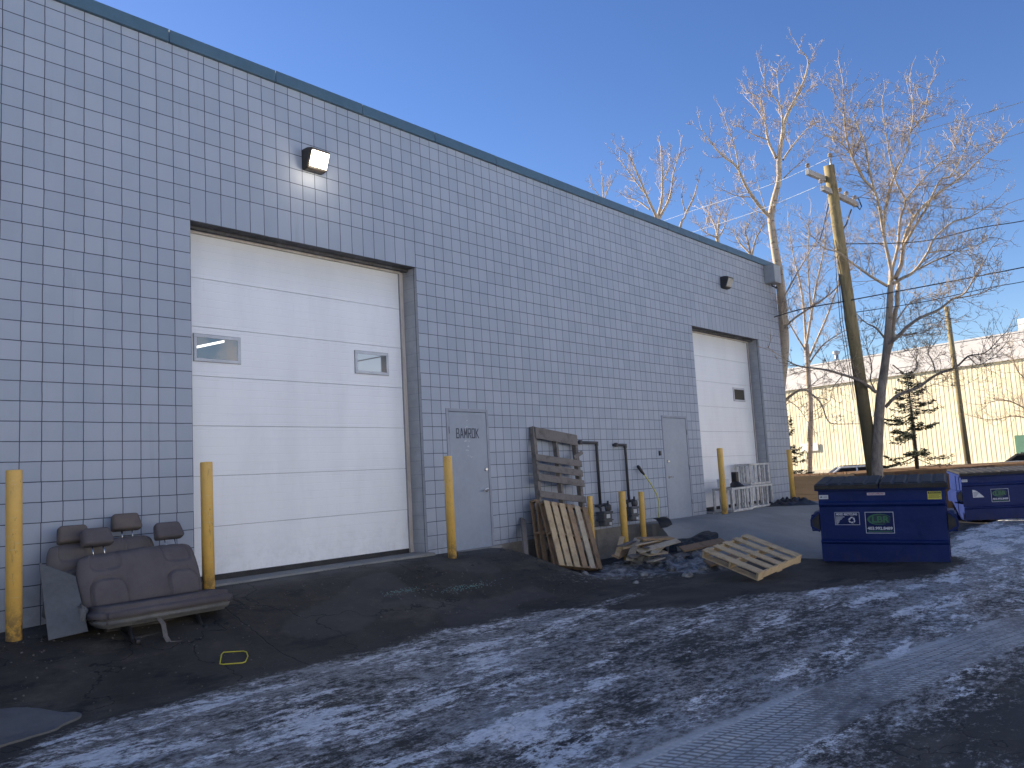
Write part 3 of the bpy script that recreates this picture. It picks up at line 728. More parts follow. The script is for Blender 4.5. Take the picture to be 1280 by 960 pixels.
mb = MB(); mb.tube([(.02, -.1, -.25), (.02, -.1, -.3), (.06, -.16, -.34)], .02, 8); mb.lathe([(.035, -.05), (.04, 0), (.02, .05)], (.1, -.2, -.35), 12, Matrix.Rotation(1.3, 3, 'Y')); obj('camera_head', mb, MT['darkhouse'], t)

# ------------------------------------------------------------------ bollards
def bollard_mesh(r, h):
    mb = MB(); mb.sm = False
    n = 20; prof = [(r, -.35), (r, h-.01), (r*.985, h-.003), (r*.93, h), (0.001, h+.004)]
    mb.lathe(prof, (0, 0, 0), n)
    for f in mb.bm.faces:
        if abs(f.normal.z) < .5: f.smooth = True
    return mb
BL = [(-2.03, -.5, -.16, 1.327, .069, 'yellow steel bollard left of the discarded van seats'),
      (-.11, -.5, -.06, 1.357, .066, 'yellow steel bollard between the van seats and the larger overhead door'),
      (3.66, -.5, -.10, 1.357, .063, 'yellow steel bollard in front of the lettered grey door'),
      (12.26, -.5, -.10, 1.387, .066, 'yellow steel bollard in front of the white slatted crates'),
      (16.15, -.5, -.10, 1.307, .063, 'yellow steel bollard at the far building corner beside the black tarp'),
      (8.17, -.5, -.62, .627, .064, 'thick yellow bollard nearest the right gas meter, left of it'),
      (8.82, -.5, -.62, .587, .054, 'thinner yellow bollard between the right gas meter and the snow shovel'),
      (7.13, -.5, -.62, .595, .05, 'yellow bollard mostly hidden behind the fresh leaning pallet')]
for x, y, zb, zt, r, lab in BL:
    mb = bollard_mesh(r, zt-zb)
    o = obj('bollard', mb, MT['yellow'], None, loc=(x, y, zb), rot=(random.uniform(-.012, .012), random.uniform(-.012, .012), random.uniform(0, 6)))
    tag(o, lab, 'bollard', 'yellow bollards along the wall')

# ------------------------------------------------------------------ van bench seats
def bench(name, label, loc, rotz, tilt, W, H, fab, hk=.60, hdrop=0, CW=None, CO=-.03, CD=.46):
    CW = CW or W*1.06
    t = thing(name, label, 'car seat', loc, rotz)
    hw = W/2
    def sdround(u, v, cu, cv, ru, rv):   # rounded arch distance
        return math.sqrt(((u-cu)/ru)**4+((v-cv)/rv)**4)**.5
    def back(sign):
        def f(a, b):
            u = (a*2-1); v = b
            # cluster samples
            uu = math.sin(u*PI/2)*hw; vv = (math.sin((v*2-1)*PI/2)*.5+.5)*H
            un = abs(uu/hw); vn = abs(2*vv/H-1)
            th = .105*max(0, (1-un**6))**.5*max(0, (1-vn**5))**.5
            e = 0
            if sign < 0:
                for c in (-.60*hw, .62*hw):
                    d = sdround(uu, vv, c, .10*H, .27*hw, .42*H)     # raised lumbar cushion
                    e += .026*(1-sst(.90, 1.02, d))-.026*math.exp(-((d-1.0)/.045)**2)
                    d2 = sdround(uu, vv, c, .86*H, .25*hw, .20*H)    # dished panel under the headrest
                    e += -.030*(1-sst(.9, 1.04, d2))
                d3 = abs(uu)/hw
                e += -.008*math.exp(-((d3-.30)/.03)**2)*sst(0, .3, vv/H)
                e *= min(1, th/.05)
            x = uu*(1-.04*sst(.5, 1, vv/H)); yv = sign*(th+ (e if sign < 0 else 0))
            x *= 1-.055*vn**8; z = H/2+(vv-H/2)*(1-.10*un**9)+.012*math.sin(uu*3)*sst(.7, 1, vv/H)+.004*mnoise.noise(Vector((uu*6, vv*6, sign)))
            return Vector((x, yv, z))
        return f
    Rt = Matrix.Rotation(-tilt, 3, 'X')
    mb = MB(); mb.surf(back(-1), 120, 56); mb.surf(back(1), 40, 16)
    bmesh.ops.remove_doubles(mb.bm, verts=mb.bm.verts, dist=.0005)
    for v in mb.bm.verts: v.co = Rt @ v.co
    obj('backrest', mb, fab, t)
    for cu in (-hk*hw, hk*hw):
        dz_ = hdrop if cu < 0 else 0
        mb = MB(); nb = bmesh.new(); bmesh.ops.create_cube(nb, size=1)
        bmesh.ops.scale(nb, vec=(.315, .125, .18), verts=nb.verts)
        for v in nb.verts:
            if v.co.z > 0: v.co.x *= .84; v.co.y *= .8
        bmesh.ops.bevel(nb, geom=list(nb.edges), offset=.042, segments=5, affect='EDGES', profile=.6)
        mb._add(nb, Rt @ Vector((cu, .0, H+.165-dz_)), Rt @ Matrix.Rotation(-.1, 3, 'X'), smooth=True)
        hr = obj('headrest', mb, MT['fabric_tan'] if fab is MT['fabric2'] else fab, t)
        for s in (-.055, .055):
            mb = MB(); mb.tube([Rt @ Vector((cu+s, .0, H-.06)), Rt @ Vector((cu+s, 0, H+.12-dz_))], .006, 8); obj('post', mb, MT['chrome'], hr)
    mb = MB(); nb = bmesh.new(); bmesh.ops.create_cube(nb, size=1); bmesh.ops.scale(nb, vec=(CW, CD, .155), verts=nb.verts)
    bmesh.ops.bevel(nb, geom=list(nb.edges), offset=.05, segments=5, affect='EDGES'); bmesh.ops.subdivide_edges(nb, edges=nb.edges, cuts=1)
    mb._add(nb, (CO, -.02-CD/2, .02), Matrix.Rotation(-.04, 3, 'X'), smooth=True)
    cu_ = obj('seat_cushion', mb, fab, t)
    mb = MB(); nb = bmesh.new(); bmesh.ops.create_cube(nb, size=1); bmesh.ops.scale(nb, vec=(CW*.975, CD, .10), verts=nb.verts)
    for v in nb.verts:
        if v.co.z < 0: v.co.y *= .8; v.co.x *= .95
    bmesh.ops.bevel(nb, geom=list(nb.edges), offset=.03, segments=4, affect='EDGES')
    mb._add(nb, (CO, -.015-CD/2, -.05), Matrix.Rotation(-.04, 3, 'X'), smooth=True); obj('cushion_skirt', mb, MT['plastic_grey'], t)
    mb = MB(); nb = bmesh.new(); bmesh.ops.create_cube(nb, size=1); bmesh.ops.scale(nb, vec=(.05, .17, .25), verts=nb.verts); bmesh.ops.bevel(nb, geom=list(nb.edges), offset=.024, segments=4, affect='EDGES')
    mb._add(nb, (-hw-.035, -.06, .0), Matrix.Rotation(.25, 3, 'X'), smooth=True); obj('hinge_cover', mb, MT['plastic_grey'], t)
    return t
b1 = bench('van_bench_seat', 'grey fabric van bench seat standing in front of another seat', (-.885, -.68, -.085), math.radians(1.0), .36, 1.25, .61, MT['fabric'], CW=1.34, CO=.025)
def legs(t, gz, out):
    for x in (-.36, .33):
        mb = MB()
        mb.tube([(x, -.08, -.08), (x-.02, -.02, gz+.05), (x-.02, .05, gz+.01)], .018, 8); mb.tube([(x, -.38, -.11), (x, -.46, gz-out+.06), (x+.01, -.5, gz-out+.02)], .02, 8)
        mb.bar((x, -.06, -.1), (x, -.4, -.13), .03, .05); mb.bar((x, .03, gz+.02), (x, -.5, gz-out+.035), .024, .035)
        mb.lathe([(.035, -.02), (.035, .02)], (x+.01, -.5, gz-out+.045), 12, Matrix.Rotation(PI/2, 3, 'Y'))
        obj('leg', mb, MT['black_metal'], t)
    mb = MB(); mb.bar((-.5, -.2, -.125), (.5, -.2, -.125), .05, .04); mb.bar((-.36, -.4, gz+.06-out), (.33, -.4, gz+.06-out), .02, .03); obj('frame_rail', mb, MT['black_metal'], t)
legs(b1, -.11, .17)
mb = MB()
sp = [(-.10, -.42, -.06), (-.09, -.50, -.12), (-.10, -.56, -.23), (-.09, -.62, -.292), (-.0, -.65, -.302), (.12, -.61, -.290), (.2, -.56, -.265)]
for a, b in zip(sp, sp[1:]):
    mb.bar(a, b, .045, .006, up=(0, -1, .3))
obj('strap', mb, MT['strap'], b1)
b2 = bench('van_bench_seat', 'grey fabric van bench seat leaning on block wall behind another seat', (-1.13, -.37, .02), math.radians(0), .26, 1.10, .60, MT['fabric2'], hk=.49, hdrop=.085, CW=1.08, CO=0, CD=.26)
legs(b2, -.16, .0)
mb = MB()
P4 = [Vector(q) for q in ((-1.78, -.38, .44), (-1.85, -.80, -.23), (-1.53, -.86, -.20), (-1.52, -.55, .29))]
mb.plate(P4, (-.1, -.9, .35), .012)
tag(obj('sheet_panel', mb, MT['panel']), 'flat grey sheet panel leaning beside the van seats', 'panel')
mb = MB(); q = [(-.80, -1.90), (-.69, -1.74), (-.65, -1.71), (-.48, -1.77), (-.465, -1.80), (-.50, -1.88), (-.585, -1.975), (-.62, -1.985), (-.78, -1.925), (-.80, -1.90)]
mb.tube([(x, y, gh(x, y)+.012) for x, y in q], .0055, 6); tag(obj('strap_loop', mb, MT['yellow_strap']), 'thin yellow strap loop lying flat on the dark asphalt', 'strap')
# shattered glass on the apron
mb = MB(); rr = random.Random(11)
for _ in range(300):
    c = rr.choice([(2.0, -1.25, .14, .03), (2.95, -1.42, .27, .04), (2.95, -1.42, .27, .04)])
    x = rr.gauss(c[0], c[2]); y = rr.gauss(c[1], c[3]); s = rr.uniform(.004, .011); z = gh(x, y)+.004
    a = rr.uniform(0, 6); mb.box((x, y, z), (s, s*rr.uniform(.6, 1.4), s*.7), Matrix.Rotation(a, 3, 'Z') @ Matrix.Rotation(rr.uniform(-.4, .4), 3, 'X'))
tag(obj('glass_shards', mb, MT['broken_glass']), 'scatter of pale green shattered glass on the dark asphalt apron', 'broken glass', kind='stuff')

# loose gravel and grit along the foot of the wall and on the apron
mb = MB(); rr = random.Random(41)
for _ in range(900):
    x = rr.uniform(-3.2, 5.6); y = -abs(rr.gauss(0, .9))-.03 if rr.random() < .55 else rr.uniform(-2.4, -.1)
    if y < -2.6: continue
    s_ = rr.uniform(.004, .012)*(1.6 if rr.random() < .06 else 1); z = gh(x, y)+s_*.25
    nb = bmesh.new(); bmesh.ops.create_icosphere(nb, subdivisions=1, radius=s_)
    for v in nb.verts: v.co *= rr.uniform(.7, 1.2); v.co.z *= .7
    mb._add(nb, (x, y, z))
tag(obj('gravel', mb, MT['grit']), 'loose gravel and grit scattered over the dark asphalt by the wall', 'gravel', kind='stuff')

# ------------------------------------------------------------------ pallets
def frame_R(u, v):
    u = Vector(u).normalized(); v = Vector(v); v = (v-u*v.dot(u)).normalized(); n = u.cross(v)
    return Matrix((u, v, n)).transposed()
def place(o, org, R): o.matrix_world = Matrix.Translation(Vector(org)) @ R.to_4x4()
def pallet(name, label, org, R, W, H, nb, mat, mat2=None, group='wooden pallets', skip=(), seed=1, bw=.095, odd={}):
    """u: along the stringers, v: along the deck boards, n: out of the deck. Deck face at n=0."""
    rr = random.Random(seed); t = thing(name, label, 'pallet', (0, 0, 0), 0, group)
    for k in range(3):
        mb = MB(); y = lerp(.02, H-.02, k/2); mb.box((W/2, y, -.018-.045), (W, .038, .088), None, .002, 1); obj('stringer', mb, mat2 or mat, t)
    xs_ = [lerp(bw/2, W-bw/2, i/(nb-1)) for i in range(nb)]
    for i, x in enumerate(xs_):
        if i in skip: continue
        mb = MB(); w = bw*rr.uniform(.9, 1.08); mb.box((x+rr.uniform(-.008, .008), H/2+rr.uniform(-.006, .006), -.009+rr.uniform(-.001, .001)), (w, H, .017), Matrix.Rotation(rr.uniform(-.008, .008), 3, 'Z'), .002, 1); obj('deck_board', mb, MT[odd[i]] if i in odd else mat, t)
    for x in (bw/2, W/2, W-bw/2):
        mb = MB(); mb.box((x, H/2, -.117), (bw, H, .016), None, .002, 1); obj('bottom_board', mb, mat2 or mat, t)
    place(t, org, R); return t
# fresh pallet leaning on the stack
R = frame_R((1.0, -.10, -.178), (.21, .40, .98))
pallet('pallet', 'fresh yellow pallet leaning upright against the wall', (5.66, -.88, -.42), R, 1.08, 1.12, 6, MT['wood_new'], MT['wood_mid'], seed=5, bw=.125, odd={5: 'wood_mid', 3: 'wood_tan', 4: 'wood_pale'})
# brown pallet between it and the wall
R = frame_R((1.0, -.02, -.15), (.06, .22, .97))
pallet('pallet', 'brown pallet leaning on the wall behind the fresh upright one', (5.72, -.52, -.46), R, 1.10, 1.12, 6, MT['wood_mid'], MT['wood_mid'], seed=8, bw=.10)
# tall weathered skid
t = thing('pallet', 'tall weathered grey pallet missing a board, standing above the others', 'pallet', (0, 0, 0), 0, 'wooden pallets')
W, H = 1.30, 2.32
for k, x in enumerate((.05, W*.52, W-.05)):
    mb = MB(); mb.box((x, H/2, -.05), (.075 if k != 1 else .06, H, .09), Matrix.Rotation((-.01, .012, .008)[k], 3, 'Z'), .004, 1); obj('stringer', mb, MT['wood_old'], t)
for (y, h, n_) in ((2.21, .20, .008), (1.77, .118, .02), (1.60, .115, .02), (1.42, .12, .02), (1.13, .115, .02), (.92, .115, .02), (.60, .12, .02), (.28, .12, .02)):
    mb = MB(); mb.box((W/2+random.uniform(-.01, .01), y, n_-.001), (W if n_ > .01 else W-.1, h, .02), Matrix.Rotation(random.uniform(-.012, .012), 3, 'Z'), .003, 1); obj('deck_board', mb, MT['wood_old'], t)
mb = MB(); mb.box((W-.10, 1.93, .035), (.30, .07, .018), Matrix.Rotation(.45, 3, 'Z'), .002, 1); obj('broken_slat', mb, MT['wood_old'], t)
place(t, (5.86, -.44, -.42), frame_R((1, -.01, -.122), (.12, .15, 1)))
# loose plank by the stack
mb = MB(); mb.bar((5.28, -.52, -.34), (5.80, -.06, .30), .10, .035, up=(0, -1, .4), bev=.003)
tag(obj('plank', mb, MT['wood_old']), 'dark grey plank leaning on wall left of the stacked pallets', 'plank')
# fresh pallet lying tilted on the heap
kk = .925
def toward(p): return CAM+(Vector(p)-CAM)*kk
D = toward((6.974, -3.602, -.613)); Cc = toward((8.169, -3.798, -.469)); A = toward((7.115, -2.629, -.291))
R = frame_R(Cc-D, A-D)
pallet('pallet', 'fresh yellow pallet lying tilted on the debris heap near dumpster', D, R, 1.22*kk, 1.02*kk, 5, MT['wood_new'], MT['wood_new'], seed=15, bw=.135)

# ------------------------------------------------------------------ debris heap
def heap_h(x, y):
    a = .20*math.exp(-(((x-7.7)/.9)**2+((y+1.2)/.55)**2))+.24*math.exp(-(((x-8.2)/.7)**2+((y+2.0)/.6)**2))+.12*math.exp(-(((x-6.5)/.9)**2+((y+1.6)/.5)**2))+.16*math.exp(-(((x-7.3)/.6)**2+((y+2.6)/.45)**2))
    r = .5+.9*mnoise.noise(Vector((x*3.2, y*3.8, 2)))+.5*mnoise.noise(Vector((x*8, y*9, 6)))
    a *= .62; return a*max(0, r)+a*.35-.035
mb = MB()
def hp(u, v):
    x = lerp(5.0, 9.3, u); y = lerp(-3.3, -.35, v); return Vector((x, y, gh(x, y)+heap_h(x, y)))
mb.surf(hp, 110, 80)
tag(obj('snow_heap', mb, MT['snow'], recalc=False), 'lumpy dirty snow heap under the broken pallet boards', 'snow', kind='stuff')
rr = random.Random(21)
NB = []
for q in range(13):
    L = rr.uniform(.65, 1.15); an = rr.gauss(.18, .22); cx = rr.uniform(7.25, 7.75); cy = rr.uniform(-1.65, -1.1); z = -.42+.018*q+rr.uniform(-.015, .015); d = Vector((math.cos(an), math.sin(an), rr.gauss(.02, .05)))*L/2
    c = Vector((cx, cy, z)); NB.append((c-d, c+d, rr.uniform(.09, .14)))
NB += [((6.80, -1.45, -.46), (7.5, -1.2, -.17), .12), ((6.82, -1.2, -.40), (7.25, -1.05, -.12), .09), ((7.0, -1.72, -.50), (7.32, -1.76, -.47), .15), ((7.75, -1.78, -.50), (8.05, -1.82, -.47), .15)]
for i, (a, b, w) in enumerate(NB):
    mb = MB(); mb.bar(a, b, w, rr.choice([.02, .02, .035]), up=(rr.uniform(-.2, .2), rr.uniform(-.5, .1), 1), bev=.003)
    tag(obj('broken_board', mb, MT[('wood_pale', 'wood_old', 'wood_tan', 'wood_pale', 'wood_new')[i % 5]]), 'splintered board in the pile of broken pallet wood', 'board', 'broken boards on the snow heap')
for i, (a, b, w, m, lab) in enumerate([((8.0, -1.75, -.40), (8.9, -2.1, -.33), .16, 'wood_mid', 'orange brown board lying between the board pile and the tilted pallet'),
                                 ((7.0, -2.75, -.50), (7.75, -2.95, -.46), .16, 'wood_mid', 'short brown board end sticking out of snow before the tilted pallet')]):
    mb = MB(); mb.bar(a, b, w, .03, up=(0, -.5, 1), bev=.003); tag(obj('loose_board', mb, MT[m]), lab, 'board')
mb = MB()
for k in range(18):
    x = rr.gauss(6.9, .8); y = rr.gauss(-2.0, .5)
    if not 5 < x < 9 or y > -.7: continue
    s = rr.uniform(.03, .10); nb = bmesh.new(); bmesh.ops.create_icosphere(nb, subdivisions=2, radius=s)
    for v in nb.verts: v.co *= 1+.35*mnoise.noise(v.co*18+Vector((k, 0, 0))); v.co.z *= .7
    mb._add(nb, (x, y, gh(x, y)+max(0, heap_h(x, y))+s*.2), None, smooth=True)
tag(obj('snow_lumps', mb, MT['snow']), 'frozen dirty snow lumps scattered around the pallet heap', 'snow', kind='stuff')
# black plastic at the slab edge and black tarp by the far corner
def crumple(name, label, cx, cy, rx, ry, h, rot, zf, seed):
    mb = MB()
    def f(u, v):
        a = u*2*PI; r = v
        rad = 1+.35*mnoise.noise(Vector((math.cos(a)*1.7, math.sin(a)*1.7, seed)))
        x = math.cos(a)*r*rx*rad; y = math.sin(a)*r*ry*rad
        X = cx+x*math.cos(rot)-y*math.sin(rot); Y = cy+x*math.sin(rot)+y*math.cos(rot)
        k = max(0, 1-r**2.2)
        z = zf(X, Y)+.006+h*k*(.55+.9*abs(mnoise.noise(Vector((X*5, Y*5, seed+2))))+.5*mnoise.noise(Vector((X*12, Y*12, seed))))
        return Vector((X, Y, z))
    mb.surf(f, 72, 26); o = obj(name, mb, MT['black_plastic'], recalc=False); return tag(o, label, 'tarp')
crumple('black_tarp', 'crumpled black tarp on concrete at foot of the far corner bollard', 15.75, -.62, .95, .36, .18, -.25, slab_h, 3)
crumple('black_tarp', 'flat black plastic sheet at the ramp edge behind the tilted pallet', 9.45, -1.2, .62, .26, .07, -.35, lambda x, y: max(gh(x, y), slab_h(x, y) if x > 9.2 else -9)+.02, 8)

# ------------------------------------------------------------------ gas meters, pipes, shovel
def gas(x, z, label, xp, ztop, xin, zin):
    t = thing('gas_meter', label, 'gas meter', (x, 0, 0))
    mb = MB(); mb.box((0, -.17, z), (.25, .17, .26), None, .035, 3); mb.box((0, -.17, z+.12), (.29, .2, .04), None, .012, 2); mb.box((0, -.17, z-.02), (.29, .2, .025), None, .01, 2); obj('meter_body', mb, MT['meter'], t)
    mb = MB(); mb.box((-.02, -.262, z+.055), (.11, .014, .075), None, .004, 1); obj('dial', mb, MT['white_tag'], t)
    mb = MB(); mb.box((.04, -.262, z-.085), (.07, .01, .05)); obj('tag', mb, MT['white_tag'], t)
    mb = MB(); R90 = Matrix.Rotation(PI/2, 3, 'X')
    p = xp-x
    mb.tube([(p, -.06, z+.24), (p, -.06, ztop-.04), (p-.01, -.06, ztop-.01), (p-.04, -.06, ztop), (xin-x, -.06, zin), (xin-x-.005, .0, zin)], .027, 10)
    for q in ((p, -.06, ztop-.02), (xin-x+.02, -.06, zin)): mb.lathe([(.036, -.04), (.036, .04)], q, 12)
    mb.tube([(p-.16, -.06, z+.25), (p+.17, -.06, z+.25)], .022, 10); mb.lathe([(.034, -.03), (.034, .03)], (p, -.06, z+.25), 12, Matrix.Rotation(PI/2, 3, 'Y')); mb.lathe([(.03, -.035), (.03, .035)], (p+.15, -.06, z+.25), 12, Matrix.Rotation(PI/2, 3, 'Y'))
    mb.tube([(.09, -.15, z+.12), (.09, -.15, z+.24), (.06, -.1, z+.25)], .02, 8); mb.tube([(-.09, -.15, z+.12), (-.09, -.15, z+.2), (-.09, -.1, z+.24), (p, -.06, z+.25)], .02, 8)
    obj('pipe', mb, MT['pipe'], t)
    mb = MB(); mb.lathe([(.02, -.05), (.065, -.035), (.075, 0), (.065, .035), (.02, .05)], (.17, -.14, z+.20), 16, R90); mb.tube([(.17, -.14, z+.24), (.17, -.14, z+.33)], .02, 10); obj('regulator', mb, MT['pipe'], t)
gas(8.05, .13, 'dark gas meter partly hidden behind the fresh leaning pallet', 8.09, 1.56, 7.55, 1.57)
gas(8.98, .16, 'dark gas meter between the two taller yellow bollards', 9.08, 1.51, 8.74, 1.515)
t = thing('snow_shovel', 'black snow shovel with curved yellow handle leaning on wall', 'shovel', (9.44, -.25, -.1))
mb = MB(); mb.tube([(.10, .17, 1.12), (.17, .12, 1.0), (.30, .06, .80), (.385, .0, .60), (.37, -.05, .45), (.27, -.10, .28), (.17, -.14, .14)], .014, 10); obj('handle', mb, MT['shovel_handle'], t)
mb = MB(); mb.tube([(.05, .19, 1.19), (.075, .185, 1.16), (.13, .15, 1.06), (.17, .12, 1.0)], [.02, .035, .032, .018], 10); obj('grip', mb, MT['black_plastic'], t)
mb = MB()
def blade(u, v):
    x = lerp(-.24, .24, u); r = v*.42
    return Vector((.15+x, -.14-.20*math.sin(v*1.3)+.02*abs(x)*4*v, .14-.19*v+.05*math.sin(v*3.1)))
mb.surf(blade, 10, 10); bmesh.ops.solidify(mb.bm, geom=list(mb.bm.faces), thickness=.006); 
Rs = Matrix.Rotation(.7, 3, 'Z')
obj('scoop', mb, MT['black_plastic'], t)

# ------------------------------------------------------------------ white slatted crates by the second bay
def crate(label, x, y, z, w, d, h, rz):
    t = thing('slatted_crate', label, 'crate', (x, y, z), rz, 'white slatted crates')
    mb = MB()
    for zz in (.025, h-.025):
        mb.box((0, -d/2+.02, zz), (w, .04, .05), None, .004, 1); mb.box((0, d/2-.02, zz), (w, .04, .05), None, .004, 1)
        mb.box((-w/2+.02, 0, zz+.001), (.038, d-.08, .048), None, .004, 1); mb.box((w/2-.02, 0, zz+.001), (.038, d-.08, .048), None, .004, 1)
    obj('frame', mb, MT['rackwhite'], t)
    n = max(3, round(w/.30))
    for i in range(n+1):
        for s in (-1, 1):
            mb = MB(); mb.box((lerp(-w/2+.03, w/2-.03, i/n), s*(d/2-.022), h/2), (.07 if i in (0, n) else .058, .034, h-.1), None, .004, 1); obj('slat', mb, MT['rackwhite'], t)
    for s in (-1, 1):
        mb = MB(); mb.box((s*(w/2-.022), 0, h/2), (.03, .045, h-.1), None, .004, 1); obj('slat', mb, MT['rackwhite'], t)
    return t
zc = -.06
crate('white slatted crate at floor level carrying the black funnel', 13.15, -.28, zc, .95, .5, .54, -.03)
crate('white slatted crate at floor level under another crate', 14.55, -.12, zc, 1.5, .45, .54, .0)
crate('white slatted crate on top of a lower crate, nearest the doorway edge', 14.95, .0, zc+.545, 1.15, .42, .52, .0)
t = thing('funnel_stand', 'black funnel with square neck standing on white crate', 'funnel', (13.45, -.24, zc+.54))
mb = MB(); mb.lathe([(.20, 0), (.20, .015), (.09, .11), (.07, .13)], (0, 0, 0), 16); obj('base', mb, MT['black_plastic'], t)
mb = MB(); mb.box((0, 0, .23), (.13, .13, .24), None, .008, 1); obj('neck', mb, MT['black_plastic'], t)
mb = MB(); mb.box((13.12, -.10, zc+.64), (.26, .2, .18), None, .006, 1); mb.box((13.12, -.10, zc+.734), (.27, .21, .012)); tag(obj('carton', mb, MT['whitebox']), 'small white carton on a slatted crate behind the bollard', 'carton')

# ------------------------------------------------------------------ dumpsters
def dumpster(label, loc, rotz):
    """local: front faces -y, x along the front; origin at front-bottom centre on the ground"""
    t = thing('dumpster', label, 'dumpster', loc, rotz, 'blue front load dumpsters')
    w = .905
    mb = MB()
    front = [(.03, .03), (.03, .30), (.005, .335), (.005, .355), (.055, .375), (.055, .88), (.02, .92), (.02, .945), (.04, .975), (.04, 1.165)]
    back = [(1.20, 1.275), (1.22, .9), (1.18, .5), (1.02, .03)]
    mb.prism(front+back, -w, w)
    # top rim
    mb.box((0, .02, 1.165), (2*w+.06, .05, .055), None, .006, 1)
    for s in (-1, 1):
        mb.prism([(.0, 1.14), (.0, 1.195), (1.2, 1.292), (1.2, 1.24)], s*(w+.03)-.02, s*(w+.03)+.02)
        mb.box((s*(w+.004), .57, .62), (.02, .04, 1.1)); mb.box((s*(w+.005), .25, .9), (.02, .05, .5))
        mb.box((s*(w-.10), .25, .012), (.1, .3, .036)); mb.box((s*(w-.10), .85, .012), (.1, .3, .036))
    obj('body', mb, MT['blue'], t)
    for s in (-1, 1):
        # fork pocket: a tapered channel bolted to the side
        mb = MB(); x0 = s*(w+.012); x1 = s*(w+.135)
        for z0, z1 in ((.735, .76), (.50, .525)):
            mb.box(((x0+x1)/2, .52, (z0+z1)/2), (.12, .88, .024))
        mb.prism([(.07, .525), (.07, .735), (.96, .735), (.96, .525)], x1-s*.01, x1+s*.002)
        mb.prism([(.075, .735), (.075, .758), (.3, .80), (.9, .80), (.955, .758)], x0+s*.002, x1-s*.03)
        # flared mouth
        a = [(x0, .50), (x1, .57), (x1, .69), (x0, .80)]
        mb.mi = 1; mb.box(((x0+x1)/2-s*.004, .40, .63), (.10, .5, .2))
        mb.mi = 0
        vs0 = [Vector((x, .06, z)) for x, z in a]
        for p, q in zip(vs0, vs0[1:]): mb.bar(p, q, .03, .02, up=(0, 1, 0))
        mb.mi = 1; mb.face(vs0)
        obj('fork_pocket', mb, [MT['blue'], MT['black_metal']], t)
    for s in (-1, 1):
        mb = MB(); lw = w-.008; x0 = s*.012; x1 = s*(w+.045); xa, xb = min(x0, x1), max(x0, x1)
        A = Vector((0, -.03, 1.212)); B = Vector((0, 1.22, 1.315)); L = (B-A); nrm = Vector((0, -L.z, L.y)).normalized()
        def lp(x, v, h): return Vector((x, 0, 0))+A+L*v+nrm*h
        mb.plate([lp(xa, 0, 0), lp(xb, 0, 0), lp(xb, 1, 0), lp(xa, 1, 0)], nrm, .02)
        mb.box(((xa+xb)/2, -.035, 1.195), (xb-xa, .022, .062), None, .004, 1)
        n = 5; pw = (xb-xa)/n
        for i in range(n):
            c0 = xa+pw*i+.010; c1 = xa+pw*(i+1)-.010
            k = .036; q0 = [lp(c0, .03, .018), lp(c1, .03, .018), lp(c1, .97, .018), lp(c0, .97, .018)]; q1 = [lp(c0+.025, .07, k), lp(c1-.025, .07, k), lp(c1-.025, .94, k), lp(c0+.025, .94, k)]
            mb.face(q1)
            for j in range(4): mb.face([q0[j], q0[(j+1) % 4], q1[(j+1) % 4], q1[j]])
        obj('lid', mb, MT['lid'], t)
    X, Z = (1, 0, 0), (0, 0, 1)
    def plate(mb, x0, x1, z0, z1, y, mi): mb.mi = mi; mb.plate([(x0, y, z0), (x1, y, z0), (x1, y, z1), (x0, y, z1)], (0, -1, 0), .0015)
    # logo sticker
    mb = MB(); x0, x1, z0, z1 = -.235, .175, .47, .80; y = .0535
    plate(mb, x0, x1, z0, z1, y, 0); b = .008; y2 = y-.0018
    for q in ((x0, x1, z1-b, z1), (x0, x1, z0, z0+b), (x0, x0+b, z0+b, z1-b), (x1-b, x1, z0+b, z1-b)): plate(mb, *q, y2, 1)
    mb.mi = 2; cx, cz = -.03, .685; n = 40
    def ell(a, k): return (cx+.175*k*math.cos(a), y2-.0012, cz+.085*k*math.sin(a))
    def band(a0, a1, ko, mi, yy):
        mb.mi = mi
        for i in range(n):
            a = lerp(a0, a1, i/n); c = lerp(a0, a1, (i+1)/n); wd = lambda s_: .03+.16*math.sin(PI*s_)
            k0 = 1-wd(i/n); k1 = 1-wd((i+1)/n)
            P = [ell(a, 1), ell(c, 1), ell(c, k1), ell(a, k0)]
            mb.face([(p[0], yy, p[2]) for p in P])
    mb.mi = 3; mb.face([(cx+.16*math.cos(i/24*2*PI), y2-.0006, cz+.075*math.sin(i/24*2*PI)) for i in range(24)])
    band(math.radians(20), math.radians(300), 1, 2, y2-.0012)
    text_into(mb, 'LBR', .135, (cx+.012, y2-.0022, cz-.005), X, Z, 2, .004, .25)
    text_into(mb, '403.992.8489', .062, (cx, y2-.0022, .545), X, Z, 1, .0022, .36)
    mb.mi = 2; mb.face([(cx-.17, y2-.001, .496), (cx+.17, y2-.001, .496), (cx+.17, y2-.001, .508), (cx-.17, y2-.001, .508)])
    obj('logo_sticker', mb, [MT['st_blue'], MT['st_white'], MT['st_green'], MT['st_dgreen']], t, recalc=False)
    # yellow warning, white number and red-lettered strip
    mb = MB(); plate(mb, .67, .86, .985, 1.105, .0385, 0); plate(mb, .678, .852, 1.07, 1.098, .0368, 1)
    for i in range(4): plate(mb, .685, .845-.02*(i % 2), 1.052-.015*i, 1.056-.015*i, .0368, 1)
    text_into(mb, 'WARNING', .03, (.765, .0345, 1.084), X, Z, 0, 0, .15); obj('warning_sticker', mb, [MT['st_yellow'], MT['st_black']], t, recalc=False)
    mb = MB(); plate(mb, -.895, -.755, 1.01, 1.075, .0385, 0); plate(mb, -.875, -.845, 1.035, 1.052, .0368, 1); plate(mb, -.83, -.77, 1.04, 1.046, .0368, 1); obj('number_sticker', mb, [MT['st_white'], MT['st_black']], t, recalc=False)
    return t
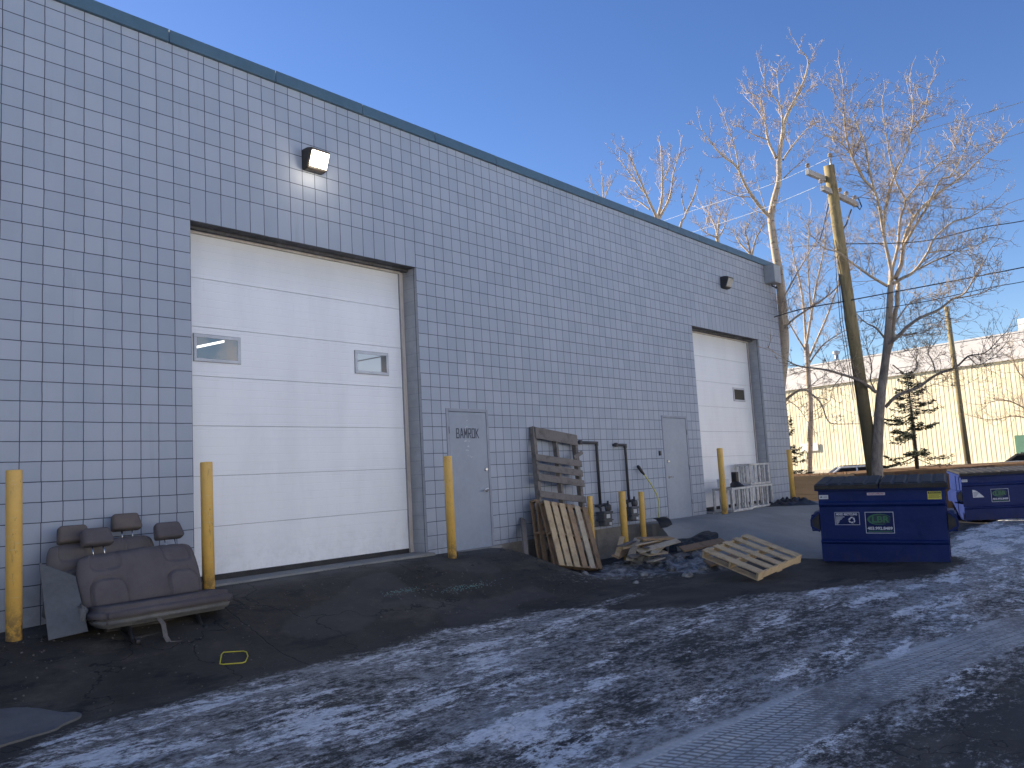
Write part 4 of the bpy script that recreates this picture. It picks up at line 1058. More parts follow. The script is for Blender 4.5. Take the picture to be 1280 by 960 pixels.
def recycling_sticker(t, torn):
    mb = MB(); y = .0535; x0, x1, z0, z1 = -.68, -.315, .60, .80; X, Z = (1, 0, 0), (0, 0, 1)
    def plate(x0, x1, z0, z1, y, mi): mb.mi = mi; mb.plate([(x0, y, z0), (x1, y, z0), (x1, y, z1), (x0, y, z1)], (0, -1, 0), .0015)
    y2 = y-.0018
    if torn:
        mb.mi = 1; mb.plate([(-.66, y, .60), (-.40, y, .60), (-.43, y, .64), (-.54, y, .75), (-.60, y, .79), (-.66, y, .80)], (0, -1, 0), .0015)
        for i in range(5): plate(-.645, -.62+.12-.02*i+(.0), .73-.025*i, .738-.025*i, y2, 0)
        return obj('recycling_sticker', mb, [MT['st_blue'], MT['st_white']], t, 'torn white recycling sticker', recalc=False)
    plate(x0, x1, z0, z1, y, 0); b = .006
    for q in ((x0, x1, z1-b, z1), (x0, x1, z0, z0+b), (x0, x0+b, z0+b, z1-b), (x1-b, x1, z0+b, z1-b)): plate(*q, y2, 1)
    text_into(mb, 'MIXED RECYCLING', .045, ((x0+x1)/2-.005, y2-.001, .765), X, Z, 1, .0018, .31)
    for i, wd in enumerate((.13, .10, .085, .06, .05, .045, .03)): plate(-.665, -.665+wd, .722-.018*i, .730-.018*i, y2, 1)
    cx, cz, r = -.43, .675, .05
    for k in range(3):
        a = PI/2+k*2*PI/3; c = Vector((cx, y2-.001, cz)); u = Vector((math.cos(a), 0, math.sin(a))); v = Vector((-math.sin(a), 0, math.cos(a)))
        mb.mi = 1
        def q(p, s): return c+u*p+v*s
        mb.face([q(r*1.02, -.018), q(r*1.02, .018), q(r*.62, .012), q(r*.62, -.012)])
        mb.face([q(r*.9, .014), q(r*.45, .048), q(r*.22, .032), q(r*.62, .006)])
        mb.face([q(r*.55, .022), q(r*.10, .060), q(r*.05, .022)])
    return obj('recycling_sticker', mb, [MT['st_blue'], MT['st_white']], t, recalc=False)
gz = gh(8.46, -6)
d1 = dumpster('blue recycling dumpster nearest the concrete ramp with intact stickers', (8.64, -4.90, gz-.03), math.radians(-77))
d1.rotation_euler = (0, math.radians(1.2), math.radians(-77))
mb = MB(); mb.mi = 0; mb.plate([(-.18, .0385, 1.06), (.08, .0385, 1.06), (.08, .0385, 1.10), (-.18, .0385, 1.10)], (0, -1, 0), .0015)
text_into(mb, 'DO NOT OVERLOAD', .03, (-.05, .0362, 1.08), (1, 0, 0), (0, 0, 1), 1, .001, .22)
obj('strip_sticker', mb, [MT['st_pink'], MT['st_red']], d1, recalc=False)
d2 = dup(d1, 'blue recycling dumpster farther back with torn white sticker')
for c in list(d2.children):
    if c.name.startswith('strip_sticker'): bpy.data.objects.remove(c)
recycling_sticker(d1, False); recycling_sticker(d2, True)
d2.location = (19.5, -4.62, gh(18.9, -6)-.03); d2.rotation_euler = (0, 0, math.radians(-90+26))

# ------------------------------------------------------------------ trees
def tube_poly(mb, pts, r0, r1, n):
    k = len(pts); mb.tube(pts, [lerp(r0, r1, i/(k-1)) for i in range(k)], n, cap=False)
def smooth_poly(pts, sub):
    out = []
    k = len(pts)
    for i in range(k-1):
        p0 = pts[max(i-1, 0)]; p1 = pts[i]; p2 = pts[i+1]; p3 = pts[min(i+2, k-1)]
        for j in range(sub):
            t = j/sub; out.append(.5*((2*p1)+(p2-p0)*t+(2*p0-5*p1+4*p2-p3)*t*t+(3*p1-3*p2+p3-p0)*t**3))
    out.append(pts[-1]); return out
def rvec(rr): 
    while True:
        v = Vector((rr.uniform(-1, 1), rr.uniform(-1, 1), rr.uniform(-1, 1)))
        if .1 < v.length < 1: return v.normalized()
def twig(mb, rr, p, d, L, r, lev, upb):
    n = 4 if lev > 0 else 3; pts = [p]; q = p.copy(); dd = d.copy()
    for i in range(n):
        dd = (dd+rvec(rr)*.28+Vector((0, 0, upb))).normalized(); q = q+dd*L/n; pts.append(q.copy())
    mb.tube(pts, [lerp(r, r*.45, i/n) for i in range(n+1)], 3, cap=False)
    if lev > 0:
        m = rr.randint(3, 5) if lev == 2 else rr.randint(2, 4)
        for k in range(m):
            i = rr.randint(1, n); t_ = (pts[i]-pts[i-1]).normalized(); perp = rvec(rr); perp = (perp-t_*perp.dot(t_)).normalized()
            twig(mb, rr, lerp(pts[i-1], pts[i], rr.random()), (t_*.75+perp*.75).normalized(), L*rr.uniform(.35, .6), max(.0035, r*.6), lev-1, upb)
def tree(name, label, limbs, depth, seed, bark, twigm, group, spacing=.2, tl=.85, tr=.011, upb=.14, lev=2, start=.25, skip_first=True, zmin=None):
    """limbs: list of (pixel polyline surveyed from the photo, r0, r1, depth offset at its end)"""
    rr = random.Random(seed)
    base = None; tb = MB(); cb = MB(); P3 = []
    for (px, r0, r1, dz0, dz1, tw) in limbs:
        k = len(px); pts = [at(x, y, depth+lerp(dz0, dz1, i/(k-1))) for i, (x, y) in enumerate(px)]
        P3.append((pts, r0, r1, tw))
    b0 = P3[0][0][0]; base = Vector((b0.x, b0.y, zmin if zmin is not None else gh(b0.x, -6)))
    for i, (pts, r0, r1, tw) in enumerate(P3):
        if i == 0: pts = [Vector((base.x, base.y, base.z-.1))-Vector(base)+Vector(base)]+pts if (pts[0]-base).length > .3 else pts
        sp_ = smooth_poly(pts, 4) if i or len(pts) > 3 else [pts[0]]+[lerp(pts[-2], pts[-1], q/3) for q in range(4)]; sp_ = [p-base+rvec(rr)*r1*.35*(0 if j in (0, len(sp_)-1) or r0 > .12 else 1) for j, p in enumerate(sp_)]
        tube_poly(tb, sp_, r0*(1 if i == 0 else .8), r1*(1 if i == 0 else .8), 10 if r0 > .08 else 6)
        if i == 0:
            # root flare
            tb.tube([Vector((0, 0, -.15)), Vector((0, 0, .02)), Vector((0, 0, .25))], [r0*1.7, r0*1.45, r0*.9], 10, cap=False)
        if tw <= 0: continue
        acc = 0; tot = sum((b-a).length for a, b in zip(sp_, sp_[1:])); s = 0
        for a, b in zip(sp_, sp_[1:]):
            L = (b-a).length; s += L; acc += L
            f = s/tot
            while acc > spacing/tw:
                acc -= spacing/tw
                if f < start: continue
                t_ = (b-a).normalized(); perp = rvec(rr); perp = (perp-t_*perp.dot(t_)).normalized()
                twig(cb, rr, lerp(a, b, rr.random()), (t_*.55+perp*.8+Vector((0, 0, .15))).normalized(), tl*rr.uniform(.4, 1.1)*(1.15-.5*f), tr*rr.uniform(.7, 1.15), lev if rr.random() < .75 else lev-1, upb)
        twig(cb, rr, sp_[-1], (sp_[-1]-sp_[-2]).normalized(), tl*.7, max(tr, r1*.8), min(lev, 2), upb)
    t = thing(name, label, 'tree', base, 0, group)
    obj('trunk', tb, bark, t, recalc=False); obj('crown', cb, twigm, t, recalc=False)
    return t
def c6(*q): return [(1030+x/3.096, 90+y/3.096) for x, y in q]
def c8(*q): return [(960+x/3.2, 300+y/3.2) for x, y in q]
def c5(*q): return [(860+x/4, 60+y/4) for x, y in q]
def cb_(*q): return [(730+x/5.12, 170+y/5.12) for x, y in q]
G = 'bare trees beyond the building'
right = [
 (c8((437, 925), (445, 700), (455, 590), (470, 480), (483, 330), (490, 190), (492, 150), (490, 120)), .15, .045, 0, 0, 0),
 (c8((470, 500), (486, 440), (504, 340), (516, 240), (520, 180), (518, 160)), .075, .06, 0, .15, .0),
 (c6((258, 815), (260, 770), (235, 650), (215, 530), (195, 460), (150, 410), (110, 330), (85, 240), (75, 120), (75, 60)), .065, .012, 0, -1.0, 1),
 (c6((195, 460), (175, 380), (160, 290), (130, 210), (110, 150)), .035, .01, -.4, -1.6, 1),
 (c6((160, 420), (90, 300), (40, 260), (0, 240)), .03, .01, -.4, -1.2, 1),
 (c6((262, 815), (265, 760), (285, 680), (295, 570), (315, 500), (280, 430), (255, 330), (240, 240), (225, 130)), .06, .011, 0, .9, 1),
 (c6((230, 620), (240, 520), (265, 420), (310, 330), (335, 230), (345, 150), (335, 60)), .042, .01, .2, -.2, 1),
 (c6((335, 230), (385, 170), (400, 100), (412, 40)), .022, .008, 0, .4, 1),
 (c6((275, 800), (300, 740), (310, 650), (345, 570), (395, 510), (470, 450), (540, 400), (600, 340), (660, 290), (700, 240)), .07, .012, 0, 1.2, 1),
 (c6((315, 500), (370, 430), (440, 360), (500, 310), (520, 220)), .035, .009, .4, 1.4, 1),
 (c6((300, 690), (350, 600), (400, 520), (450, 420), (500, 390), (580, 230)), .05, .01, .2, -1.0, 1),
 (c6((258, 825), (300, 800), (350, 770), (400, 700), (430, 640), (500, 580), (570, 560), (630, 520)), .055, .01, 0, -1.3, 1),
 (c6((350, 770), (430, 730), (500, 700), (560, 650)), .03, .009, -.3, -1.2, 1),
 (c6((245, 828), (180, 790), (110, 740), (60, 700), (0, 680), (-40, 640)), .045, .01, 0, -1.2, 1),
 (c8((470, 420), (510, 395), (560, 345), (610, 310), (680, 280), (740, 235), (790, 210), (830, 140), (870, 80)), .06, .012, 0, -1.6, 1.1),
 (c8((740, 235), (800, 225), (880, 200), (910, 130)), .025, .008, -1.0, -1.4, 1.1),
 (c8((432, 608), (380, 570), (320, 545), (230, 520), (130, 505), (75, 482)), .055, .016, 0, -1.2, .7),
 (c8((470, 668), (520, 620), (600, 590), (670, 540), (750, 510), (800, 465), (870, 450), (930, 390)), .055, .012, 0, -1.3, 1.1),
 (c8((670, 530), (660, 490), (640, 450), (650, 420)), .025, .009, -.7, -.6, 1.1),
 (c8((800, 465), (840, 500), (880, 480), (930, 440)), .02, .007, -1.0, -1.3, 1.1),
 (c8((465, 390), (430, 350), (390, 330), (340, 280)), .035, .01, 0, .9, 1),
 (c8((430, 605), (410, 560), (415, 500), (390, 420)), .025, .009, 0, .8, 1),
 (c8((500, 500), (560, 540), (600, 500), (560, 440)), .02, .008, .1, .9, 1),
 (c8((505, 380), (560, 380), (620, 370), (690, 330)), .025, .008, .1, 1.1, 1.1),
 (c8((510, 330), (570, 250), (640, 230), (720, 210)), .025, .008, .1, 1.4, 1.1),
 (c8((300, 540), (260, 590), (250, 640), (220, 660)), .016, .006, -.6, -.4, .8),
 (c6((400, 700), (470, 690), (560, 690), (640, 640)), .025, .008, -.5, -.2, 1.2),
]
tree('bare_tree', 'tall bare many-limbed tree rising behind the nearer dumpster', right, 20.4, 5, MT['barkg'], MT['twig'], G, spacing=.11, tl=1.05, tr=.0082, lev=3, start=.12, upb=.07)
left = [
 ([(972, 600), (974, 500), (980, 440), (979, 400), (975, 350), (970, 320)]+c5((428, 960), (415, 850), (430, 760), (455, 660), (455, 560), (470, 450), (490, 350), (545, 240), (585, 150), (600, 60), (560, 10)), .17, .012, 0, 0, .9),
 (c5((415, 850), (350, 780), (290, 690), (240, 590), (180, 545), (120, 480), (70, 410)), .075, .012, 0, -1, 1),
 (c5((260, 630), (235, 500), (200, 400), (180, 340)), .03, .008, -.5, -.3, 1),
 (c5((440, 550), (400, 460), (385, 370), (360, 260), (300, 220)), .055, .011, 0, .9, 1.1),
 (c5((385, 370), (340, 300), (310, 270)), .025, .008, .4, .9, 1.2),
 (c5((470, 480), (465, 300), (390, 200), (380, 110)), .04, .009, 0, -.9, 1.1),
 (c5((460, 270), (445, 130), (455, 90)), .02, .007, -.5, -.3, 1.1),
 (c5((475, 560), (530, 480), (600, 400), (640, 370)), .04, .009, 0, .8, 1.1),
 (c5((480, 650), (530, 600), (590, 550)), .025, .008, 0, -.5, .8),
 (c5((310, 745), (230, 735), (160, 700)), .022, .007, -.4, -.9, .7),
 (c5((390, 830), (330, 810), (280, 760)), .022, .007, 0, .5, .5),
 (c5((385, 800), (350, 680), (330, 590)), .016, .006, -.1, .2, .4),
 (c5((510, 310), (580, 230), (650, 180)), .025, .008, 0, .5, 1),
 (c5((400, 460), (320, 430), (270, 400)), .025, .008, .1, -.5, 1.1),
 (c8((60, 350), (55, 300), (60, 240), (130, 110), (190, 10)), .05, .014, 0, -1.2, .9),
 (c8((60, 360), (110, 310), (250, 215), (330, 120)), .045, .012, 0, -1.6, .9),
 (c8((70, 640), (110, 610), (150, 600), (210, 650), (235, 715), (265, 735), (370, 735)), .045, .010, 0, -1.6, .6),
 (c8((150, 600), (200, 560), (260, 520)), .02, .007, -.5, -1.0, .9),
 (c8((75, 640), (120, 670), (160, 730)), .018, .006, 0, -.8, .7),
]
tree('bare_tree', 'tallest white barked bare tree rising behind the far building corner', left, 23.5, 9, MT['bark'], MT['twig_pale'], G, spacing=.17, tl=.75, tr=.0085, lev=3, start=.2)
bA = [(cb_((475, 640), (470, 515)), .16, .12, 0, 0, 0), (cb_((470, 540), (455, 500), (400, 380), (345, 250), (290, 130), (240, 90)), .10, .015, 0, -1, 1), (cb_((400, 380), (300, 250), (220, 140)), .05, .012, -.5, .6, 1),
      (cb_((470, 530), (500, 400), (500, 250), (495, 130), (490, 90)), .10, .015, 0, 1, 1.2), (cb_((480, 530), (550, 390), (570, 250), (610, 110)), .08, .014, 0, -.8, 1.2), (cb_((500, 300), (545, 200), (550, 110)), .05, .012, .5, 1.5, 1.2), (cb_((420, 470), (350, 420), (290, 400)), .05, .012, 0, 1, 1.2)]
tree('bare_tree', 'forked bare tree showing above the roof coping, thickest of those over it', bA, 36, 31, MT['bark'], MT['twig_pale'], G, spacing=.2, tl=1.0, tr=.014)
bB = [(cb_((600, 640), (620, 570)), .10, .06, 0, 0, 0), (cb_((615, 580), (630, 540), (650, 500), (625, 400), (625, 350)), .07, .016, 0, .5, .5), (cb_((650, 500), (700, 400), (720, 330), (735, 280)), .06, .014, 0, -.6, .5)]
tree('bare_tree', 'small two-forked bare tree with dark sparse tops above the coping', bB, 35, 32, MT['barkg'], MT['twig'], G, spacing=.35, tl=.7, tr=.013)
bC = [(cb_((870, 760), (850, 640)), .12, .075, 0, 0, 0), (cb_((855, 660), (840, 580), (800, 500), (770, 460)), .07, .014, 0, .8, 1.3), (cb_((855, 640), (860, 560), (870, 480), (850, 440)), .06, .014, 0, -.7, 1.3), (cb_((860, 650), (900, 580), (910, 500)), .06, .014, 0, .7, 1.3), (cb_((850, 650), (780, 620), (740, 580)), .05, .012, 0, -.7, 1.3)]
tree('bare_tree', 'rounded bushy bare crown above coping, left of the white trunk', bC, 38, 33, MT['bark'], MT['twig_pale'], G, spacing=.16, tl=1.1, tr=.014)
bD = [(cb_((1080, 900), (1070, 760)), .12, .075, 0, 0, 0), (cb_((1075, 780), (1050, 680), (1030, 600), (1060, 560)), .07, .014, 0, .8, 1.3), (cb_((1075, 760), (1100, 660), (1140, 580), (1130, 550)), .06, .014, 0, -.7, 1.3), (cb_((1070, 760), (1000, 690), (970, 640)), .06, .014, 0, .7, 1.3)]
tree('bare_tree', 'low bare crown peeping over coping beside the grey corner box', bD, 34, 34, MT['barkg'], MT['twig'], G, spacing=.15, tl=1.0, tr=.012)
bE = [(cb_((130, 560), (125, 420)), .09, .065, 0, 0, 0), (cb_((125, 430), (120, 330), (110, 220)), .07, .012, 0, .5, .8), (cb_((125, 420), (160, 330), (180, 300)), .04, .012, 0, -.4, .8), (cb_((122, 420), (80, 360), (55, 320)), .035, .011, 0, -.4, .8)]
tree('bare_tree', 'smallest bare treetop showing over the coping, far left of the others', bE, 40, 35, MT['bark'], MT['twig_pale'], G, spacing=.25, tl=.8, tr=.014)
bF = [([(1012, 620), (1012, 500), (1008, 430)], .12, .09, 0, 0, 0), ([(1008, 440), (1003, 370), (992, 320), (985, 280)], .07, .012, 0, .6, 1.3), ([(1008, 430), (1020, 360), (1030, 310), (1032, 270)], .07, .012, 0, -.6, 1.3), ([(1010, 450), (1036, 390), (1052, 340), (1060, 290)], .06, .012, 0, .7, 1.3), ([(1008, 460), (1030, 430), (1062, 410)], .05, .012, 0, -.7, 1.2), ([(1008, 440), (985, 400), (972, 360)], .05, .012, 0, -.7, 1.2), ([(1015, 400), (1010, 330), (1012, 270)], .05, .012, 0, .4, 1.3)]
tree('bare_tree', 'twiggy bare tree filling the gap left of the wooden pole', bF, 31, 36, MT['bark'], MT['twig_pale'], G, spacing=.13, tl=.95, tr=.010)
bG = [([(1310, 600), (1308, 540), (1300, 500)], .10, .08, 0, 0, 0), ([(1302, 520), (1285, 480), (1270, 460), (1262, 430)], .05, .012, 0, .6, 1.4), ([(1304, 530), (1280, 510), (1255, 500), (1230, 505)], .05, .011, 0, -.6, 1.4), ([(1302, 510), (1290, 460), (1285, 420)], .05, .012, 0, -.6, 1.4), ([(1304, 530), (1270, 520), (1240, 525), (1215, 520)], .04, .01, 0, .6, 1.4)]
tree('bare_tree', 'reddish bare shrubby tree at right in front of ribbed wall', bG, 34, 37, MT['twig'], MT['twig'], G, spacing=.13, tl=1.0, tr=.010, zmin=-.9)

def spruce(label, base, H, Rw, seed, sparse):
    rr = random.Random(seed); t = thing('spruce_tree', label, 'tree', base, 0, 'dark spruces by the ribbed building')
    mb = MB(); mb.tube([(0, 0, -.2), (.03, 0, H*.5), (0, 0, H)], [.06, .045, .01], 8); obj('trunk', mb, MT['dark_bark'], t)
    mb = MB(); n = int(H*16*sparse)
    for i in range(n):
        f = (i+rr.random())/n; z = lerp(.35, H*.99, f); L = Rw*(1-f)**.8*rr.uniform(.45, 1.15)+.10
        if mnoise.noise(Vector((z*1.7, seed, 0))) < -.28 and f < .8: continue
        a = rr.uniform(0, 2*PI); d = Vector((math.cos(a), math.sin(a), 0)); side = Vector((-d.y, d.x, 0)); pts = []
        for k in range(6):
            s = k/5; pts.append(d*L*s+Vector((0, 0, z+rr.uniform(-.03, .03)*s-.22*L*math.sin(s*2.2)+.10*s*s)))
        mb.tube(pts, [.014, .012, .01, .008, .006, .004], 4, cap=False)
        m = int(120*L*rr.uniform(.2, 1.5))+8
        for _ in range(m):
            s = rr.uniform(.2, 1)**.7; j = min(int(s*5), 4); p = lerp(pts[j], pts[j+1], s*5-j); w = rr.uniform(-1, 1); p = p+side*w*.30*L*(1.1-s)+Vector((0, 0, rr.uniform(-.04, .02)))
            dd = (d*.6+side*w+Vector((0, 0, rr.uniform(-.35, .25)))).normalized(); l = rr.uniform(.05, .15); q = p+dd*l; nrm = dd.cross(Vector((0, 0, 1))); nrm = nrm.normalized() if nrm.length > .01 else side
            nrm = (nrm*rr.uniform(.3, 1)+Vector((0, 0, rr.uniform(-.5, .5)))).normalized()
            wd = .026
            mb.face([p-nrm*wd*.4, lerp(p, q, .5)-nrm*wd, q, lerp(p, q, .5)+nrm*wd])
    obj('crown', mb, MT['needle'], t, recalc=False); return t

# ------------------------------------------------------------------ bank, low board wall
BX0 = 18.85
mb = MB()
def bk(u, v):
    xa = lerp(BX0+.05, 34, u**1.5); y0 = max(-7, -1.2-(xa-BX0)*.8); y = lerp(y0, 16, v); x = lerp(BX0+.05, lerp(34, 22.5, sst(-1.5, 2.5, y)), u**1.5)
    h = .56*sst(y0, y0+.6, y)*(1-sst(.75, 1, u))
    if u < .01: h = .56
    return Vector((x, y, lerp(gh(x, -6)-.02, .56+.0, 1)*0+(-.80+(h/.56)*1.36 if h > 0 else -.85)+.05*mnoise.noise(Vector((x*.8, y*.8, 2)))*min(1, u*8)))
mb.surf(bk, 40, 50); setting(obj('grass_bank', mb, MT['bank'], recalc=False))
w = thing('board_wall', 'low brown board retaining wall at the end of the concrete ramp', 'wall', (BX0, 0, 0))
mb = MB()
for k in range(5):
    mb.box((0, 2.35, -.78+.27*k+.135), (.05, 7.1, .266), None, .004, 1)
obj('boards', mb, MT['fence'], w)
for y in (-1.15, .9, 2.9, 4.9):
    mb = MB(); mb.box((.08, y+.03, -.12), (.1, .1, 1.42), None, .005, 1); obj('post', mb, MT['fence'], w)
p = at(1147, 590, 25); spruce('dark sparse spruce standing before the ribbed wall, right of the pole', (p.x, p.y, .5), at(1135, 462, 25).z-.5, 1.15, 4, 1.6)
p = at(990, 600, 31); spruce('dark spruce half hidden by the far building corner', (p.x, p.y, -.85), at(990, 515, 31).z+.85, .95, 6, 1.4)
mb = MB(); rr = random.Random(77)
for _ in range(900):
    x = BX0+abs(rr.gauss(0, .5))+.1; y = rr.uniform(-.9, 4); h = rr.uniform(.05, .16); a = rr.uniform(0, PI); d = Vector((math.cos(a), math.sin(a), 0))*.012
    b = Vector((x, y, .5)); tip = b+Vector((rr.uniform(-.06, .06), rr.uniform(-.06, .06), h)); mb.face([b-d, b+d, tip])
tag(obj('dead_grass', mb, MT['bank'], recalc=False), 'short brown dead grass along the top of the bank', 'grass', kind='stuff')

# ------------------------------------------------------------------ poles and wires
t = None
B = at(1093, 600, 20.6); top = at(1036, 207, 20.3); B = Vector((B.x, B.y, 0)); d = (top-B); zb = -.76
fr = at(1092, 592, 20.6); base = fr+(fr-top)*((fr.z-zb)/(top.z-fr.z)); base.z = zb
t = thing('utility_pole', 'thick leaning wooden utility pole with crossarms beside the bare tree', 'utility pole', base)
mb = MB(); k = 10
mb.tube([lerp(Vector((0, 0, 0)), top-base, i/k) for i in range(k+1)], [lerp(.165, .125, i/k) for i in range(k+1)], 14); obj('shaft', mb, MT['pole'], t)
a0, a1 = at(1009, 215, 19.75)-base, at(1043, 229, 20.7)-base
mb = MB(); mb.bar(a0, a1, .10, .12, bev=.006); obj('crossarm', mb, MT['crossarm'], t)
l0, l1 = at(1028, 235, 19.95)-base, at(1071, 256, 21.3)-base
mb = MB(); mb.bar(l0, l1, .10, .12, bev=.006); obj('crossarm', mb, MT['crossarm'], t)
def insulator(p, h=.16):
    mb = MB(); mb.lathe([(.012, -.05), (.012, h*.35), (.055, h*.4), (.06, h*.55), (.04, h*.62), (.058, h*.7), (.045, h*.9), (.02, h)], p, 12); obj('insulator', mb, MT['insul'], t)
insulator(a0+(a1-a0)*.04+Vector((0, 0, .07))); insulator(l0+(l1-l0)*.02+Vector((-.1, 0, .05))); insulator(l0+(l1-l0)*.7+Vector((0, 0, .07))); insulator(l0+(l1-l0)*.5+Vector((0, 0, .07))); insulator(l0+(l1-l0)*.95+Vector((0, 0, .07)))
mb = MB(); pt = at(1038.5, 212, 20.2)-base; pe = at(1038, 199, 20.2)-base; mb.tube([pt, pe], .02, 8); obj('pin', mb, MT['galv'], t); insulator(pe)
mb = MB(); s0 = top-base+Vector((0, 0, -1.6)); 
mb.tube([at(1036, 255, 20.2)-base, at(1029, 285, 20.1)-base, at(1025, 300, 20)-base], .012, 6); mb.tube([at(1064, 262, 21)-base, at(1058, 280, 20.8)-base, at(1050, 292, 20.5)-base], .02, 6); mb.tube([at(1073, 248, 21.2)-base, at(1077, 258, 21.2)-base, at(1075, 262, 21.2)-base, at(1071, 258, 21.2)-base], .016, 6)
for q in (0, 1, 2): mb.tube([at(1042+3*q, 300+q*4, 20.35)-base, at(1050+3*q, 400, 20.4)-base, at(1066+3*q, 500, 20.45)-base], .008, 5)
obj('jumper_cables', mb, MT['wire'], t)
t2b = at(1211, 586, 40); t2t = at(1183, 383, 40)
t2 = thing('utility_pole', 'slender plain wooden pole before the ribbed wall, right of the spruce', 'utility pole', (t2b.x, t2b.y, gh(30, -6)-.05))
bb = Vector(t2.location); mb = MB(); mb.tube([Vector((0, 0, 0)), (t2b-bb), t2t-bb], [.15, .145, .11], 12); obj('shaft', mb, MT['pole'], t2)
mb = MB(); mb.tube([(t2b-bb)+Vector((-.16, 0, -.3)), (t2b-bb)+Vector((-.15, .0, 2.2))], .04, 8); obj('conduit', mb, MT['galv'], t2)
def wire(pts, r, m, lab, g='overhead wires'):
    P = [at(*q) for q in pts]; P = smooth_poly(P, 6) if len(P) > 2 else [lerp(P[0], P[1], i/12)-Vector((0, 0, .25*math.sin(PI*i/12))) for i in range(13)]
    b = P[0]; mb = MB(); mb.tube([p-b for p in P], r, 5); o = obj('power_line', mb, MT[m], loc=b); tag(o, lab, 'cable', g)
wire([(1038, 197, 20.2), (1172, 158, 19.5), (1300, 121, 19), (1480, 64, 18)], .008, 'wire_al', 'pale top wire running right from the pole pin to upper frame edge')
wire([(1068, 250, 21.2), (1160, 203, 21), (1280, 165, 20.5), (1420, 120, 20)], .009, 'wire_al', 'pale wire second from top, right of the pole')
wire([(1060, 245, 20.9), (1224, 262, 20.6), (1280, 248, 20.5), (1420, 214, 20)], .009, 'wire_al', 'pale wire sagging through the bare crown, third from top')
wire([(1050, 305, 20.3), (1150, 302, 20.4), (1224, 285, 20.4), (1280, 276, 20.4), (1420, 250, 20)], .013, 'wire', 'thin dark wire crossing the right edge at mid height')
wire([(900, 420, 30), (985, 391, 22), (1054, 377, 20.4), (1107, 367, 20.3), (1166, 356, 20.2), (1280, 334, 20), (1420, 304, 19)], .015, 'wire', 'thickest dark cable sagging past pole through lower crown')
wire([(1058, 392, 20.4), (1150, 378, 20.3), (1235, 360, 20.2), (1280, 352, 20), (1420, 326, 19)], .010, 'wire', 'lowest dark cable running right, just under the thick cable')
wire([(1038, 197, 20.2), (960, 232, 24), (870, 262, 30), (760, 300, 40)], .006, 'wire_al', 'pale wire running left from the pole top over the roof')
wire([(1024, 232, 19.9), (940, 266, 24), (860, 292, 30), (760, 325, 40)], .006, 'wire_al', 'pale wire running left from the lower crossarm toward the roof')

# ------------------------------------------------------------------ far ribbed building
F0 = at(985, 577, 82); F1 = at(1245, 562, 66); F0.z = F1.z = 0
fd = (F1-F0).normalized(); ang = math.atan2(fd.y, fd.x)
far = thing('metal_building', 'big beige ribbed metal building with pale band far behind', 'building', (F0.x, F0.y, -.95), ang)
# local x along the wall toward the right of the view, local -y toward... choose side facing the camera
toc = CAM-F0; ny = Vector((-fd.y, fd.x, 0)); sg = 1 if toc.dot(ny) > 0 else -1
HT = at(1150, 436, 71.5).z+.95; HB = at(1150, 466, 71.5).z+.95
L0, L1 = -45, 75
mb = MB(); x = L0; rr = random.Random(3)
while x < L1:
    p = rr.choice([.30, .30, .42]); d = .02
    q = [(x, 0), (x+p*.52, 0), (x+p*.6, d), (x+p*.92, d), (x+p, 0)]
    for (xa, ya), (xb, yb) in zip(q, q[1:]): mb.face([(xa, sg*-ya, 1.0), (xb, sg*-yb, 1.0), (xb, sg*-yb, HB), (xa, sg*-ya, HB)])
    x += p
obj('ribbed_wall', mb, MT['siding'], far, recalc=False)
mb = MB(); mb.box(((L0+L1)/2, -sg*7, HT/2), (L1-L0, 13.6, HT-.2)); mb.box(((L0+L1)/2, sg*.06, (HB+HT)/2), (L1-L0, .3, HT-HB)); mb.box(((L0+L1)/2, sg*.08, HT+.03), (L1-L0, .36, .12))
obj('fascia', mb, MT['fascia'], far)
mb = MB(); mb.box(((L0+L1)/2, sg*.02, .5), (L1-L0, .22, 1.0)); obj('base_band', mb, MT['base_band'], far)
def flocal(px, py, dd):
    p = at(px, py, dd)-Vector(far.location); return Vector((p.dot(fd), 0, p.z))
q = flocal(1277, 560, 64.5); mb = MB(); mb.box((q.x+.6, sg*.1, q.z-.1), (1.9, .1, 2.2), None, .01, 1); obj('green_door', mb, MT['green_metal'], far)
mb = MB(); q = flocal(1268, 414, 65); mb.box((q.x+1.5, -sg*5, HT+.7), (5.4, 3, 1.7), None, .03, 1); mb.box((q.x+1.5, -sg*5, HT+.85), (4.0, 3.1, .9), None, .03, 1); mb.box((q.x-.3, -sg*3.45, HT+.5), (.5, .1, .5))
tag(obj('rooftop_unit', mb, MT['white_metal'], loc=far.location, rot=(0, 0, ang)), 'white boxy unit on the roof of the far ribbed building', 'roof unit')
q = flocal(1032, 448, 79); mb = MB(); mb.tube([(q.x, -sg*2, HT), (q.x, -sg*2, HT+1.0)], .18, 12); mb.lathe([(.2, 0), (.34, .12), (.34, .3), (.05, .42)], (q.x, -sg*2, HT+.95), 12)
tag(obj('roof_vent', mb, MT['galv'], loc=far.location, rot=(0, 0, ang)), 'small vent stack on the far building roof, left of the pole', 'vent')
q = flocal(1014, 559, 80); mb = MB(); mb.box((q.x, sg*.14, q.z), (1.9, .05, .75), None, .01, 1)
tag(obj('wall_sign', mb, MT['white_metal'], loc=far.location, rot=(0, 0, ang)), 'blank white sign on beige ribbed wall near building corner', 'sign')

